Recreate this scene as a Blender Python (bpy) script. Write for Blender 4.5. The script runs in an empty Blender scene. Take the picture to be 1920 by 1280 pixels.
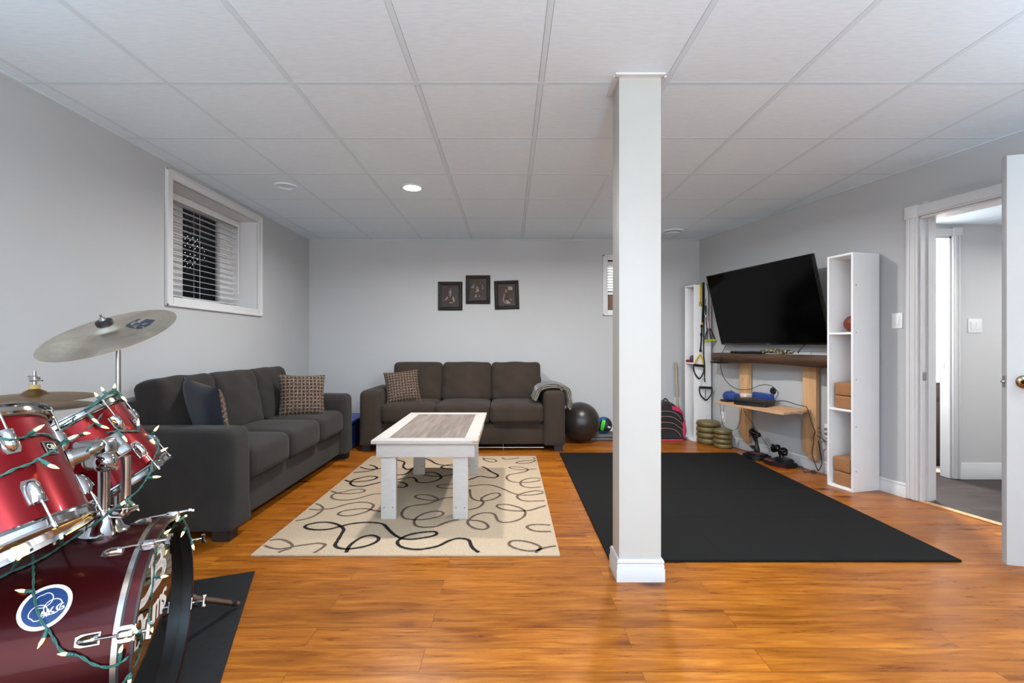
import bpy, bmesh, math, random
from mathutils import Vector, Matrix
random.seed(7)
S = bpy.context.scene
R = math.radians
pi = math.pi

# ---------------------------------------------------------------- camera, world, exposure
cam_d = bpy.data.cameras.new('camera'); cam = bpy.data.objects.new('camera', cam_d)
S.collection.objects.link(cam); S.camera = cam
cam.location = (0, 0, 1.13); cam.rotation_euler = (R(90), 0, 0)
cam_d.sensor_width = 36; cam_d.lens = 872 / 1920 * 36
cam_d.shift_x = 6 / 1920; cam_d.shift_y = 5 / 1920
cam_d.clip_start = .05
S.view_settings.view_transform = 'Standard'; S.view_settings.look = 'None'
S.view_settings.gamma = 1; S.view_settings.use_curve_mapping = False
S.view_settings.exposure = 0.42
W = bpy.data.worlds.new('sky'); S.world = W; W.use_nodes = True
bgn = W.node_tree.nodes['Background']; bgn.inputs[0].default_value = (.96, .98, 1, 1); bgn.inputs[1].default_value = 3.1

def area(name, loc, size, power, col=(1, 1, 1), spread=150, rot=(0, 0, 0)):
    d = bpy.data.lights.new(name, 'AREA'); d.shape = 'DISK'; d.size = size; d.energy = power; d.color = col; d.spread = R(spread)
    o = bpy.data.objects.new(name, d); S.collection.objects.link(o); o.location = loc; o.rotation_euler = rot
    return o
CEIL = 2.408
LCOL = (1.0, .985, .965)
POT = [(-.789, 3.803), (1.04, 3.803), (-.789, .14), (1.04, .14), (2.87, .14)]
POTW = [33, 34, 15, 17, 24]
for (x, y), w in zip(POT, POTW):
    area('pot_lamp', (x, y, CEIL - .012), .13, w, LCOL, 168)
for (x, y, w) in ((.5, -1.1, 215), (2.75, .75, 20), (-2.0, .55, 8)):       # added unseen uplights that brighten and cool the ceiling
    area('added_uplight', (x, y, 1.55), .4, w, (.60, .835, 1.0), 172, (R(180), 0, 0))
area('hall_lamp', (4.25, 2.75, 2.09), .14, 17, (1, 1, 1), 170)
area('washroom_lamp', (3.62, 4.45, 2.3), .2, 80, (1, 1, 1), 170)

# ---------------------------------------------------------------- materials
def lin(c):
    return tuple(((v / 255) / 12.92 if v / 255 <= .04045 else ((v / 255 + .055) / 1.055) ** 2.4) for v in c)
class N:
    def __init__(s, name):
        s.m = bpy.data.materials.new(name); s.m.use_nodes = True; s.t = s.m.node_tree; s.p = s.t.nodes['Principled BSDF']
    def n(s, typ, **kw):
        o = s.t.nodes.new('ShaderNode' + typ)
        for k, v in kw.items():
            if k.startswith('i_'):
                key = k[2:]
                o.inputs[int(key) if key.isdigit() else key.replace('_', ' ')].default_value = v
            else: setattr(o, k, v)
        return o
    def l(s, a, ao, b, bi): s.t.links.new(a.outputs[ao], b.inputs[bi])
    def coord(s, scale=(1, 1, 1), rot=(0, 0, 0), loc=(0, 0, 0), out='Object'):
        tc = s.n('TexCoord'); mp = s.n('Mapping'); mp.inputs['Scale'].default_value = scale
        mp.inputs['Rotation'].default_value = rot; mp.inputs['Location'].default_value = loc
        s.l(tc, out, mp, 0); return mp
    def ramp(s, stops):
        r = s.n('ValToRGB'); e = r.color_ramp.elements
        e[0].position, e[0].color = stops[0][0], (*stops[0][1], 1); e[1].position, e[1].color = stops[1][0], (*stops[1][1], 1)
        for p, c in stops[2:]:
            x = e.new(p); x.color = (*c, 1)
        return r
    def bump(s, src, out, strength, dist=.01):
        b = s.n('Bump'); b.inputs['Strength'].default_value = strength; b.inputs['Distance'].default_value = dist
        s.l(src, out, b, 'Height'); s.l(b, 0, s.p, 'Normal'); return b
def mat(name, col, rough=.5, metal=0, var=.04, nscale=12, bump=0, bscale=120, coat=0, sheen=0, spec=.5, stretch=(1, 1, 1), bdist=.004):
    k = N(name); c = lin(col); p = k.p
    p.inputs['Roughness'].default_value = rough; p.inputs['Metallic'].default_value = metal
    p.inputs['Coat Weight'].default_value = coat; p.inputs['Coat Roughness'].default_value = .04
    p.inputs['Sheen Weight'].default_value = sheen; p.inputs['Sheen Roughness'].default_value = .5
    p.inputs['Specular IOR Level'].default_value = spec
    mp = k.coord(stretch); nz = k.n('TexNoise', i_Scale=nscale, i_Detail=4); k.l(mp, 0, nz, 'Vector')
    r = k.ramp([(.3, tuple(v * (1 - var) for v in c)), (.7, tuple(min(1, v * (1 + var)) for v in c))])
    k.l(nz, 0, r, 0); k.l(r, 0, p, 'Base Color')
    if bump:
        n2 = k.n('TexNoise', i_Scale=bscale, i_Detail=3); k.l(mp, 0, n2, 'Vector'); k.bump(n2, 0, bump, bdist)
    return k.m
def emit(name, col, strength):
    k = N(name); k.p.inputs['Base Color'].default_value = (*col, 1); k.p.inputs['Emission Color'].default_value = (*col, 1)
    k.p.inputs['Emission Strength'].default_value = strength; return k.m

def floor_mat(name, cols, pw, pl, knots=True, rough=.26):
    k = N(name); p = k.p; c = [lin(x) for x in cols]
    mp = k.coord((1, 1, 1), loc=(.31, -2.103 % pw, 0))
    br = k.n('TexBrick', offset=.37, offset_frequency=2, squash=1)
    br.inputs['Color1'].default_value = (0, 0, 0, 1); br.inputs['Color2'].default_value = (1, 1, 1, 1); br.inputs['Mortar'].default_value = (.5, .5, .5, 1)
    br.inputs['Scale'].default_value = 1; br.inputs['Mortar Size'].default_value = .0009; br.inputs['Mortar Smooth'].default_value = .3
    br.inputs['Brick Width'].default_value = pl; br.inputs['Row Height'].default_value = pw; br.inputs['Bias'].default_value = 0
    k.l(mp, 0, br, 'Vector')
    # shift the grain per plank
    tc = k.coord((1, 1, 1)); cmb = k.n('CombineXYZ')
    ml = k.n('Math', operation='MULTIPLY'); ml.inputs[1].default_value = 13.7
    k.l(br, 'Color', ml, 0); k.l(ml, 0, cmb, 0); k.l(ml, 0, cmb, 1)
    ad = k.n('VectorMath', operation='ADD'); k.l(tc, 0, ad, 0); k.l(cmb, 0, ad, 1)
    sc = k.n('VectorMath', operation='MULTIPLY'); sc.inputs[1].default_value = (1.6, 18, 1); k.l(ad, 0, sc, 0)
    nz = k.n('TexNoise', i_Scale=2.2, i_Detail=7, i_Roughness=.62, i_Distortion=.9); k.l(sc, 0, nz, 'Vector')
    r1 = k.ramp([(.25, c[0]), (.75, c[2]), (.5, c[1])]); k.l(nz, 0, r1, 0)
    sc3 = k.n('VectorMath', operation='MULTIPLY'); sc3.inputs[1].default_value = (.9, 5, 1); k.l(ad, 0, sc3, 0)
    n3 = k.n('TexNoise', i_Scale=1.6, i_Detail=4, i_Distortion=.4); k.l(sc3, 0, n3, 'Vector')
    r3 = k.ramp([(.3, (.58, .50, .42)), (.66, (1.14, 1.14, 1.14))]); k.l(n3, 0, r3, 0)
    m1 = k.n('MixRGB', blend_type='MULTIPLY', i_0=.8); k.l(r1, 0, m1, 1); k.l(r3, 0, m1, 2)
    r2 = k.ramp([(0, (.80, .77, .75)), (1, (1.12, 1.12, 1.12))]); k.l(br, 'Color', r2, 0)
    m2 = k.n('MixRGB', blend_type='MULTIPLY', i_0=.75); k.l(m1, 0, m2, 1); k.l(r2, 0, m2, 2)
    last = m2
    if knots:
        sk = k.n('VectorMath', operation='MULTIPLY'); sk.inputs[1].default_value = (1.5, 4.3, 1); k.l(ad, 0, sk, 0)
        wz = k.n('TexNoise', i_Scale=9, i_Detail=3); k.l(sk, 0, wz, 'Vector')
        wm = k.n('VectorMath', operation='MULTIPLY_ADD'); wm.inputs[1].default_value = (.07, .07, 0); k.l(wz, 1, wm, 0); k.l(sk, 0, wm, 2)
        vo = k.n('TexVoronoi', i_Scale=1.5); k.l(wm, 0, vo, 'Vector')
        rk = k.ramp([(.035, (.14, .08, .045)), (.30, (1, 1, 1)), (.10, (.36, .24, .16)), (.17, (.80, .70, .60))]); k.l(vo, 'Distance', rk, 0)
        sv = k.n('SeparateColor'); k.l(vo, 'Color', sv, 0); gt = k.n('Math', operation='GREATER_THAN'); gt.inputs[1].default_value = .56; k.l(sv, 0, gt, 0)
        m3 = k.n('MixRGB', blend_type='MULTIPLY'); k.l(gt, 0, m3, 0); k.l(m2, 0, m3, 1); k.l(rk, 0, m3, 2); last = m3
    m4 = k.n('MixRGB', blend_type='MIX'); m4.inputs[2].default_value = (*tuple(v * .45 for v in c[0]), 1)
    k.l(br, 'Fac', m4, 0); k.l(last, 0, m4, 1); k.l(m4, 0, p, 'Base Color')
    p.inputs['Roughness'].default_value = rough
    rr = k.ramp([(.3, (rough, ) * 3), (.7, (rough + .08, ) * 3)]); k.l(nz, 0, rr, 0); k.l(rr, 0, p, 'Roughness')
    p.inputs['Specular IOR Level'].default_value = .28
    k.bump(br, 'Fac', -.25, .002)
    return k.m

def tweed(name):
    k = N(name); mp = k.coord((1, 1, 1), out='UV')
    ck = k.n('TexNoise', i_Scale=2.5, i_Detail=1)
    w1 = k.n('TexWave', wave_type='BANDS', bands_direction='X', i_Scale=3.8, i_Distortion=2.6, i_Detail=2); k.l(mp, 0, w1, 'Vector'); w1.inputs['Detail Scale'].default_value = 14
    w2 = k.n('TexWave', wave_type='BANDS', bands_direction='Y', i_Scale=3.8, i_Distortion=2.6, i_Detail=2); k.l(mp, 0, w2, 'Vector'); w2.inputs['Detail Scale'].default_value = 14
    a = k.n('Math', operation='MAXIMUM'); k.l(w1, 'Fac', a, 0); k.l(w2, 'Fac', a, 1)
    nz = k.n('TexNoise', i_Scale=42, i_Detail=2); k.l(mp, 0, nz, 'Vector')
    b = k.n('Math', operation='MULTIPLY'); k.l(a, 0, b, 0); k.l(nz, 0, b, 1)
    r = k.ramp([(.20, lin((34, 28, 27))), (.74, lin((168, 142, 116))), (.42, lin((80, 63, 52)))]); k.l(b, 0, r, 0); k.l(r, 0, k.p, 'Base Color')
    k.p.inputs['Roughness'].default_value = .95; k.bump(b, 0, .6, .004); return k.m
def greywood(name):
    k = N(name); mp = k.coord((26, 1.6, 26)); nz = k.n('TexNoise', i_Scale=1.0, i_Detail=6, i_Distortion=.6); k.l(mp, 0, nz, 'Vector')
    mp2 = k.coord((5, 1.3, 5)); n2 = k.n('TexNoise', i_Scale=1.7, i_Detail=5, i_Distortion=1.4); k.l(mp2, 0, n2, 'Vector')
    r = k.ramp([(.3, lin((104, 92, 84))), (.75, lin((146, 132, 122)))]); k.l(nz, 0, r, 0)
    r2 = k.ramp([(.30, (.58, .58, .6)), (.46, (1, 1, 1))]); k.l(n2, 0, r2, 0)
    m = k.n('MixRGB', blend_type='MULTIPLY', i_0=.8); k.l(r, 0, m, 1); k.l(r2, 0, m, 2)
    mp3 = k.coord((1, 1, 1)); sx = k.n('SeparateXYZ'); k.l(mp3, 0, sx, 0)
    wv = k.n('Math', operation='PINGPONG'); wv.inputs[1].default_value = .0825; k.l(sx, 0, wv, 0)
    lt = k.n('Math', operation='LESS_THAN'); lt.inputs[1].default_value = .0011; k.l(wv, 0, lt, 0)
    m2 = k.n('MixRGB', blend_type='MULTIPLY'); m2.inputs[2].default_value = (.55, .52, .5, 1); k.l(lt, 0, m2, 0); k.l(m, 0, m2, 1)
    k.l(m2, 0, k.p, 'Base Color'); k.p.inputs['Roughness'].default_value = .5; return k.m
def wood(name, c0, c1, axis=0, rough=.6, dens=30, bumpy=.15):
    k = N(name); s = [dens] * 3; s[axis] = 1.6
    mp = k.coord(tuple(s)); nz = k.n('TexNoise', i_Scale=1, i_Detail=6, i_Distortion=.8); k.l(mp, 0, nz, 'Vector')
    r = k.ramp([(.3, lin(c0)), (.72, lin(c1))]); k.l(nz, 0, r, 0)
    vo = k.n('TexVoronoi', i_Scale=4); mp2 = k.coord(tuple(1 if i == axis else 3 for i in range(3))); k.l(mp2, 0, vo, 'Vector')
    r2 = k.ramp([(.04, (.45, .32, .22)), (.12, (1, 1, 1))]); k.l(vo, 'Distance', r2, 0)
    m = k.n('MixRGB', blend_type='MULTIPLY', i_0=.7); k.l(r, 0, m, 1); k.l(r2, 0, m, 2)
    k.l(m, 0, k.p, 'Base Color'); k.p.inputs['Roughness'].default_value = rough; k.bump(nz, 0, bumpy, .003); return k.m
def fabric(name, c0, c1, rough=.95, sheen=.35, big=5):
    k = N(name); mp = k.coord(); n1 = k.n('TexNoise', i_Scale=big, i_Detail=4); k.l(mp, 0, n1, 'Vector')
    n2 = k.n('TexNoise', i_Scale=260, i_Detail=2); k.l(mp, 0, n2, 'Vector')
    r = k.ramp([(.3, lin(c0)), (.72, lin(c1))]); k.l(n1, 0, r, 0)
    r2 = k.ramp([(.3, (.72, .72, .72)), (.7, (1.18, 1.18, 1.18))]); k.l(n2, 0, r2, 0)
    m = k.n('MixRGB', blend_type='MULTIPLY', i_0=.8); k.l(r, 0, m, 1); k.l(r2, 0, m, 2); k.l(m, 0, k.p, 'Base Color')
    k.p.inputs['Roughness'].default_value = rough; k.p.inputs['Sheen Weight'].default_value = sheen; k.p.inputs['Sheen Roughness'].default_value = .4
    k.bump(n2, 0, .25, .002); return k.m
def speckle(name, col, amt=.5, rough=.8, scale=220):
    k = N(name); mp = k.coord(); n2 = k.n('TexNoise', i_Scale=scale, i_Detail=3); k.l(mp, 0, n2, 'Vector'); c = lin(col)
    r = k.ramp([(.35, tuple(v * (1 - amt) for v in c)), (.68, tuple(v * (1 + amt) for v in c))]); k.l(n2, 0, r, 0); k.l(r, 0, k.p, 'Base Color')
    k.p.inputs['Roughness'].default_value = rough; k.p.inputs['Specular IOR Level'].default_value = .2; k.bump(n2, 0, .3, .002); return k.m
def drum_red(name, c0, c1):
    k = N(name); mp = k.coord(); n = k.n('TexNoise', i_Scale=3, i_Detail=2); k.l(mp, 0, n, 'Vector')
    r = k.ramp([(.3, lin(c0)), (.7, lin(c1))]); k.l(n, 0, r, 0); k.l(r, 0, k.p, 'Base Color')
    k.p.inputs['Roughness'].default_value = .28; k.p.inputs['Metallic'].default_value = .55; k.p.inputs['Coat Weight'].default_value = .16; k.p.inputs['Coat Roughness'].default_value = .03; k.p.inputs['Specular IOR Level'].default_value = .3
    return k.m
def cymbal_mat(name, c0, c1):
    k = N(name); tc = k.n('TexCoord'); ln = k.n('VectorMath', operation='LENGTH')
    sx = k.n('Vector' + 'Math', operation='MULTIPLY'); sx.inputs[1].default_value = (1, 1, 0); k.l(tc, 'Object', sx, 0); k.l(sx, 0, ln, 0)
    cm = k.n('CombineXYZ'); k.l(ln, 'Value', cm, 0)
    n = k.n('TexNoise', i_Scale=160, i_Detail=4); k.l(cm, 0, n, 'Vector')
    n2 = k.n('TexNoise', i_Scale=7, i_Detail=4, i_Distortion=1.0); k.l(tc, 'Object', n2, 'Vector')
    r = k.ramp([(.3, lin(c0)), (.75, lin(c1))]); k.l(n2, 0, r, 0)
    r2 = k.ramp([(.3, (.8, .8, .8)), (.7, (1.1, 1.1, 1.1))]); k.l(n, 0, r2, 0)
    m = k.n('MixRGB', blend_type='MULTIPLY', i_0=.6); k.l(r, 0, m, 1); k.l(r2, 0, m, 2); k.l(m, 0, k.p, 'Base Color')
    k.p.inputs['Metallic'].default_value = 1; k.p.inputs['Roughness'].default_value = .36; k.bump(n, 0, .12, .001)
    k.p.inputs['Anisotropic'].default_value = .5
    return k.m
def wall_mat(name, col, amt=.015):
    return mat(name, col, .62, var=amt, nscale=2.5, bump=.04, bscale=260, spec=.3, bdist=.001)

mWALL = wall_mat('grey_wall_paint', (182, 183, 184))
mWALLH = wall_mat('pale_hall_paint', (205, 205, 205))
mTRIM = mat('white_trim_paint', (212, 212, 213), .38, var=.01)
mPTRIM = mat('pillar_base_paint', (186, 186, 186), .38, var=.01)
mPLEN = mat('dark_plenum', (70, 70, 72), .9)
mDOOR = mat('white_door_paint', (168, 168, 168), .42, var=.01)
mPIL = mat('pillar_paint', (178, 176, 171), .5, var=.01)
def ceil_mat():
    k = N('ceiling_tile'); mp = k.coord(); n = k.n('TexNoise', i_Scale=90, i_Detail=5); k.l(mp, 0, n, 'Vector')
    mp2 = k.coord((6, 40, 1)); n2 = k.n('TexNoise', i_Scale=3, i_Detail=3); k.l(mp2, 0, n2, 'Vector')
    r = k.ramp([(.35, lin((220, 234, 245))), (.65, lin((226, 240, 250)))]); k.l(n2, 0, r, 0); k.l(r, 0, k.p, 'Base Color')  # blue tint put into the tiles to cancel warm bounce from the floor
    k.p.inputs['Roughness'].default_value = .85; k.bump(n, 0, .12, .002); return k.m
mCEIL = ceil_mat()
mTBAR = mat('ceiling_bar_white', (212, 226, 236), .5, var=.01)  # bars carry the tiles' blue tint against the warm bounce
mFLOOR = floor_mat('honey_plank_floor', [(118, 62, 15), (156, 90, 24), (184, 118, 40)], .1245, 1.22)
mHALLF = floor_mat('dark_hall_plank', [(34, 28, 28), (53, 45, 44), (72, 62, 59)], .15, 1.0, False, .4)
mSTRIP = wood('pale_threshold_wood', (170, 124, 82), (206, 164, 118))
mSOFA = fabric('brown_grey_microfibre', (44, 34, 26), (57, 45, 35), sheen=.05)
mSOFA2 = fabric('microfibre_dimmed_copy', (31, 27, 25), (42, 37, 34), sheen=.05)  # same fabric as mSOFA, the left sofa's different lighting put into its colour
mBLACK = mat('black_plastic', (18, 18, 19), .45, var=.1)
mBLACKG = mat('black_gloss', (10, 10, 11), .12, var=.05)
mDKWOOD = mat('dark_sofa_foot', (30, 22, 18), .5, var=.15)
mTWEED = tweed('brown_tweed')
mNAVY = fabric('navy_cloth', (22, 23, 34), (30, 31, 44))
mGREYW = greywood('grey_plank_inset')
mTABW = mat('painted_white_wood', (180, 174, 169), .55, var=.04, nscale=5, stretch=(3, 14, 14), bump=.1, bscale=30)
mBARE = mat('chipped_bare_wood', (196, 160, 112), .7, var=.1)
mRUG = speckle('cream_pile', (174, 154, 130), .12, .97, 160)
mRUGK = speckle('black_pile', (34, 29, 28), .3, .97, 160)
mRUGT = speckle('taupe_pile', (98, 80, 68), .2, .97, 160)
mMAT = speckle('black_foam', (15, 14, 13), .25, .9, 300)
mMAT2 = speckle('black_vinyl', (26, 26, 28), .2, .6, 30)
mTV = mat('tv_screen_glass', (3, 3, 4), .12, var=0, spec=.12)
mMANTEL = wood('dark_live_edge_wood', (40, 25, 14), (80, 53, 31), 0, .55, 18, .3)
mPINE = wood('pine_board', (186, 142, 98), (216, 174, 128), 2, .6, 26)
mPINEH = wood('pine_shelf_board', (176, 134, 98), (212, 170, 130), 0, .6, 20)
mSHELFW = mat('white_melamine', (236, 236, 237), .42, var=.008)
mBLOCK = mat('tan_foam_block', (152, 104, 66), .8, var=.06, nscale=40, bump=.15, bscale=160)
mBASK = mat('basketball_rubber', (118, 40, 24), .6, var=.08, bump=.3, bscale=400)
mOLIVE = mat('olive_vinyl', (104, 91, 54), .42, var=.12, nscale=9)
mBALL = mat('dark_grey_rubber', (42, 37, 35), .34, var=.05)
mBLUE = fabric('blue_nylon', (10, 40, 104), (18, 60, 140), .7)
mTEAL = mat('blue_rubber', (10, 92, 150), .5, var=.1)
mGREEN = mat('lime_green', (66, 196, 40), .5, var=.05)
mNAVYP = mat('navy_rubber', (20, 24, 44), .5, var=.1)
mYEL = mat('yellow_webbing', (206, 178, 28), .7, var=.08)
mLIME = mat('lime_foam', (176, 190, 40), .6, var=.08)
mREDC = mat('red_cord', (190, 26, 24), .5, var=.05)
mPINK = fabric('pink_nylon', (176, 28, 74), (205, 46, 96), .7)
mBAG = fabric('black_nylon', (24, 22, 23), (36, 33, 34), .8)
mPIPE = mat('pale_pink_piping', (170, 130, 128), .6)
mBEIGE = mat('beige_pole', (166, 150, 128), .5, var=.06)
mGREYMAT = mat('grey_foam_mat', (98, 97, 101), .7, var=.06, bump=.2)
mTHROW = fabric('grey_throw', (66, 62, 54), (96, 90, 79), big=40)
mTHROWE = mat('pale_throw_edge', (150, 141, 128), .9, var=.12, nscale=60)
mFRAME = wood('dark_carved_frame', (22, 18, 15), (44, 37, 31), 0, .4, 40, .5)
mCHROME = mat('chrome', (186, 186, 188), .10, 1, var=.02)
mCHROMED = mat('brushed_chrome', (168, 167, 166), .24, 1, var=.05)
mWING = mat('steel', (170, 168, 165), .3, 1, var=.05)
mBRASS = mat('brass_lens', (160, 132, 82), .25, 1, var=.1)
mKNOB = mat('bronze_knob', (128, 108, 84), .22, 1, var=.1)
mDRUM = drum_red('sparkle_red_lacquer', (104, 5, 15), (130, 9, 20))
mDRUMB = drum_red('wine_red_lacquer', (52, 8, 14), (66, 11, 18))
mHEADB = mat('black_gloss_head', (14, 13, 13), .06, var=.05, spec=.8)
def clear_head():
    k = N('clear_drum_film'); k.p.inputs['Base Color'].default_value = (*lin((176, 140, 96)), 1); k.p.inputs['Roughness'].default_value = .1
    k.p.inputs['Metallic'].default_value = .35
    n = k.n('TexNoise', i_Scale=6); r = k.ramp([(.3, lin((150, 118, 80))), (.7, lin((190, 156, 112)))]); k.l(n, 0, r, 0); k.l(r, 0, k.p, 'Base Color'); return k.m
mHEADC = clear_head()
mHEADW = mat('white_drum_film', (220, 218, 212), .4)
mCRASH = cymbal_mat('pale_bronze', (196, 187, 170), (240, 231, 214))
mHAT = cymbal_mat('dull_bronze', (128, 98, 62), (164, 132, 90))
mGREENW = mat('green_light_wire', (46, 96, 88), .5, var=.1)
mBULB = emit('warm_bulb_glass', (1.0, .66, .22), 3.2)
mWHITE = mat('white_print', (228, 228, 226), .5, var=.01)
mBLUEP = mat('blue_print', (30, 62, 112), .4, var=.1)
mPLASTW = mat('white_plastic', (232, 232, 232), .35, var=.01)
mGLASS = N('window_glass'); mGLASS.p.inputs['Roughness'].default_value = 0; mGLASS.p.inputs['Transmission Weight'].default_value = 1; mGLASS.p.inputs['IOR'].default_value = 1.03
mGLASS = mGLASS.m
mLATT = mat('dark_lattice_wood', (40, 44, 50), .8, var=.2)
mWELL = mat('dark_window_well', (48, 54, 62), .8, var=.25, nscale=5)
mCARD = wood('brown_card', (104, 80, 64), (136, 108, 88), 2, .8, 60, .1)
mPAPER = mat('dark_photo_paper', (84, 69, 63), .4, var=.25, nscale=22)
mSKIN = mat('photo_skin_tone', (186, 146, 124), .5)
mCREAM = mat('photo_cream', (206, 186, 168), .5, var=.1)
mPBROWN = mat('photo_brown', (86, 60, 46), .5, var=.3, nscale=40)
mPBLUE = mat('photo_blue', (120, 150, 190), .5, var=.1)
mPGREEN = mat('photo_olive', (92, 82, 50), .5, var=.3, nscale=50)
mCAMO = N('camouflage_cloth')
_v = mCAMO.n('TexVoronoi', i_Scale=45); _mp = mCAMO.coord(); mCAMO.l(_mp, 0, _v, 'Vector')
_r = mCAMO.ramp([(.2, lin((34, 33, 26))), (.8, lin((150, 142, 110))), (.5, lin((82, 78, 54)))]); mCAMO.l(_v, 'Color', _r, 0); mCAMO.l(_r, 0, mCAMO.p, 'Base Color'); mCAMO = mCAMO.m
mESPR = wood('espresso_cabinet', (46, 34, 32), (66, 52, 48), 2, .45, 20, .1)
mBATHM = mat('pale_bath_mat', (150, 140, 132), .95, var=.1, bump=.4, bscale=200)
mLAMP = emit('lit_lamp_lens', (1, .98, .94), 14)
mTUB = mat('blue_tub_plastic', (18, 34, 84), .45, var=.08)
mBLIND = mat('white_blind_slat', (226, 227, 229), .45, var=.01)

# ---------------------------------------------------------------- building helpers
WM = {}                     # world matrix of every thing, for its parts
def frame(o, z, x=None):    # matrix with its z axis along z
    z = Vector(z).normalized(); x = Vector(x) if x is not None else (Vector((1, 0, 0)) if abs(z.x) < .9 else Vector((0, 1, 0)))
    x = (x - z * x.dot(z)).normalized(); y = z.cross(x)
    m = Matrix((x, y, z)).transposed().to_4x4(); m.translation = Vector(o); return m
def spline(p, n=6, closed=False):
    p = [Vector(q) for q in p]; out = []; L = len(p)
    rng = L if closed else L - 1
    for i in range(rng):
        if closed: a, b, c, d = p[i - 1], p[i], p[(i + 1) % L], p[(i + 2) % L]
        else: a, b, c, d = p[max(i - 1, 0)], p[i], p[i + 1], p[min(i + 2, L - 1)]
        for k in range(n):
            t = k / n
            out.append(.5 * ((2 * b) + (c - a) * t + (2 * a - 5 * b + 4 * c - d) * t * t + (3 * b - a - 3 * c + d) * t ** 3))
    if not closed: out.append(p[-1])
    return out
class MB:
    def __init__(s): s.bm = bmesh.new(); s.uv = None
    def _f(s, vs, mi):
        try:
            f = s.bm.faces.new(vs); f.material_index = mi; return f
        except ValueError: return None
    def mesh(s, verts, faces, mi=0, M=None):
        vs = [s.bm.verts.new(M @ Vector(v) if M else v) for v in verts]
        for f in faces: s._f([vs[i] for i in f], mi)
        return vs
    def box(s, lo, hi, M=None, mi=0, bev=0, seg=2):
        x0, y0, z0 = lo; x1, y1, z1 = hi
        vs = s.mesh([(x0, y0, z0), (x1, y0, z0), (x1, y1, z0), (x0, y1, z0), (x0, y0, z1), (x1, y0, z1), (x1, y1, z1), (x0, y1, z1)], [], mi, M)
        fs = [s._f([vs[i] for i in q], mi) for q in ((0, 3, 2, 1), (4, 5, 6, 7), (0, 1, 5, 4), (1, 2, 6, 5), (2, 3, 7, 6), (3, 0, 4, 7))]
        if bev:
            es = list({e for f in fs for e in f.edges})
            r = bmesh.ops.bevel(s.bm, geom=es, offset=bev, segments=seg, affect='EDGES', profile=.6)
            for f in r['faces']: f.material_index = mi
        return s
    def prism(s, poly, h, M=None, mi=0, bev=0):        # polygon in xy, extruded 0..h in z
        n = len(poly)
        vs = s.mesh([(x, y, 0) for x, y in poly] + [(x, y, h) for x, y in poly], [], mi, M)
        fs = [s._f(vs[:n][::-1], mi), s._f(vs[n:], mi)] + [s._f([vs[i], vs[(i + 1) % n], vs[n + (i + 1) % n], vs[n + i]], mi) for i in range(n)]
        if bev:
            es = list({e for f in fs if f for e in f.edges}); r = bmesh.ops.bevel(s.bm, geom=es, offset=bev, segments=2, affect='EDGES')
            for f in r['faces']: f.material_index = mi
        return s
    def lathe(s, prof, M=None, seg=32, mi=0, close=False):   # prof: (r, z)
        rings = []
        for r, z in prof:
            if r < 1e-6: rings.append([s.bm.verts.new((M @ Vector((0, 0, z))) if M else (0, 0, z))])
            else:
                ring = []
                for i in range(seg):
                    a = 2 * pi * i / seg; v = Vector((r * math.cos(a), r * math.sin(a), z)); ring.append(s.bm.verts.new(M @ v if M else v))
                rings.append(ring)
        pr = list(zip(rings, rings[1:])) + ([(rings[-1], rings[0])] if close else [])
        for a, b in pr:
            for i in range(seg):
                j = (i + 1) % seg
                if len(a) == 1 and len(b) == 1: continue
                if len(a) == 1: s._f([a[0], b[j], b[i]], mi)
                elif len(b) == 1: s._f([a[i], a[j], b[0]], mi)
                else: s._f([a[i], a[j], b[j], b[i]], mi)
        return s
    def cyl(s, p0, p1, r0, r1=None, seg=20, mi=0):
        r1 = r0 if r1 is None else r1; L = (Vector(p1) - Vector(p0)).length
        return s.lathe([(0, 0), (r0, 0), (r1, L), (0, L)], frame(p0, Vector(p1) - Vector(p0)), seg, mi)
    def sphere(s, c, r, seg=24, rings=14, mi=0, M=None, sc=(1, 1, 1)):
        m = Matrix.Translation(c) @ (M.to_4x4() if M else Matrix()) @ Matrix.Diagonal((*sc, 1))
        return s.lathe([(r * math.sin(pi * i / rings), -r * math.cos(pi * i / rings)) for i in range(rings + 1)], m, seg, mi)
    def tube(s, pts, r, seg=8, mi=0, n=6, closed=False, smooth=True, flat=None):
        P = spline(pts, n, closed) if smooth else [Vector(p) for p in pts]
        rad = r if callable(r) else (lambda t: r)
        T = []
        for i in range(len(P)):
            a = P[i - 1] if (i > 0 or closed) else P[i]; b = P[(i + 1) % len(P)] if (i < len(P) - 1 or closed) else P[i]
            t = (b - a); T.append(t.normalized() if t.length > 1e-9 else Vector((0, 0, 1)))
        up = Vector((0, 0, 1)) if abs(T[0].z) < .9 else Vector((1, 0, 0)); u = (up - T[0] * up.dot(T[0])).normalized(); rings = []
        for i, p in enumerate(P):
            t = T[i]; u = u - t * u.dot(t)
            if u.length < 1e-6: u = t.orthogonal()
            u.normalize(); v = t.cross(u); q = rad(i / max(1, len(P) - 1)); ring = []
            for k in range(seg):
                a = 2 * pi * k / seg
                if flat:
                    fn = Vector(flat); w = t.cross(fn).normalized(); ring.append(s.bm.verts.new(p + w * (math.cos(a) * q) + fn * (math.sin(a) * q * .25)))
                else: ring.append(s.bm.verts.new(p + u * (math.cos(a) * q) + v * (math.sin(a) * q)))
            rings.append(ring)
        m = len(rings)
        for i in range(m if closed else m - 1):
            a, b = rings[i], rings[(i + 1) % m]
            for k in range(seg): s._f([a[k], a[(k + 1) % seg], b[(k + 1) % seg], b[k]], mi)
        if not closed: s._f(rings[0][::-1], mi); s._f(rings[-1], mi)
        return s
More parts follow.
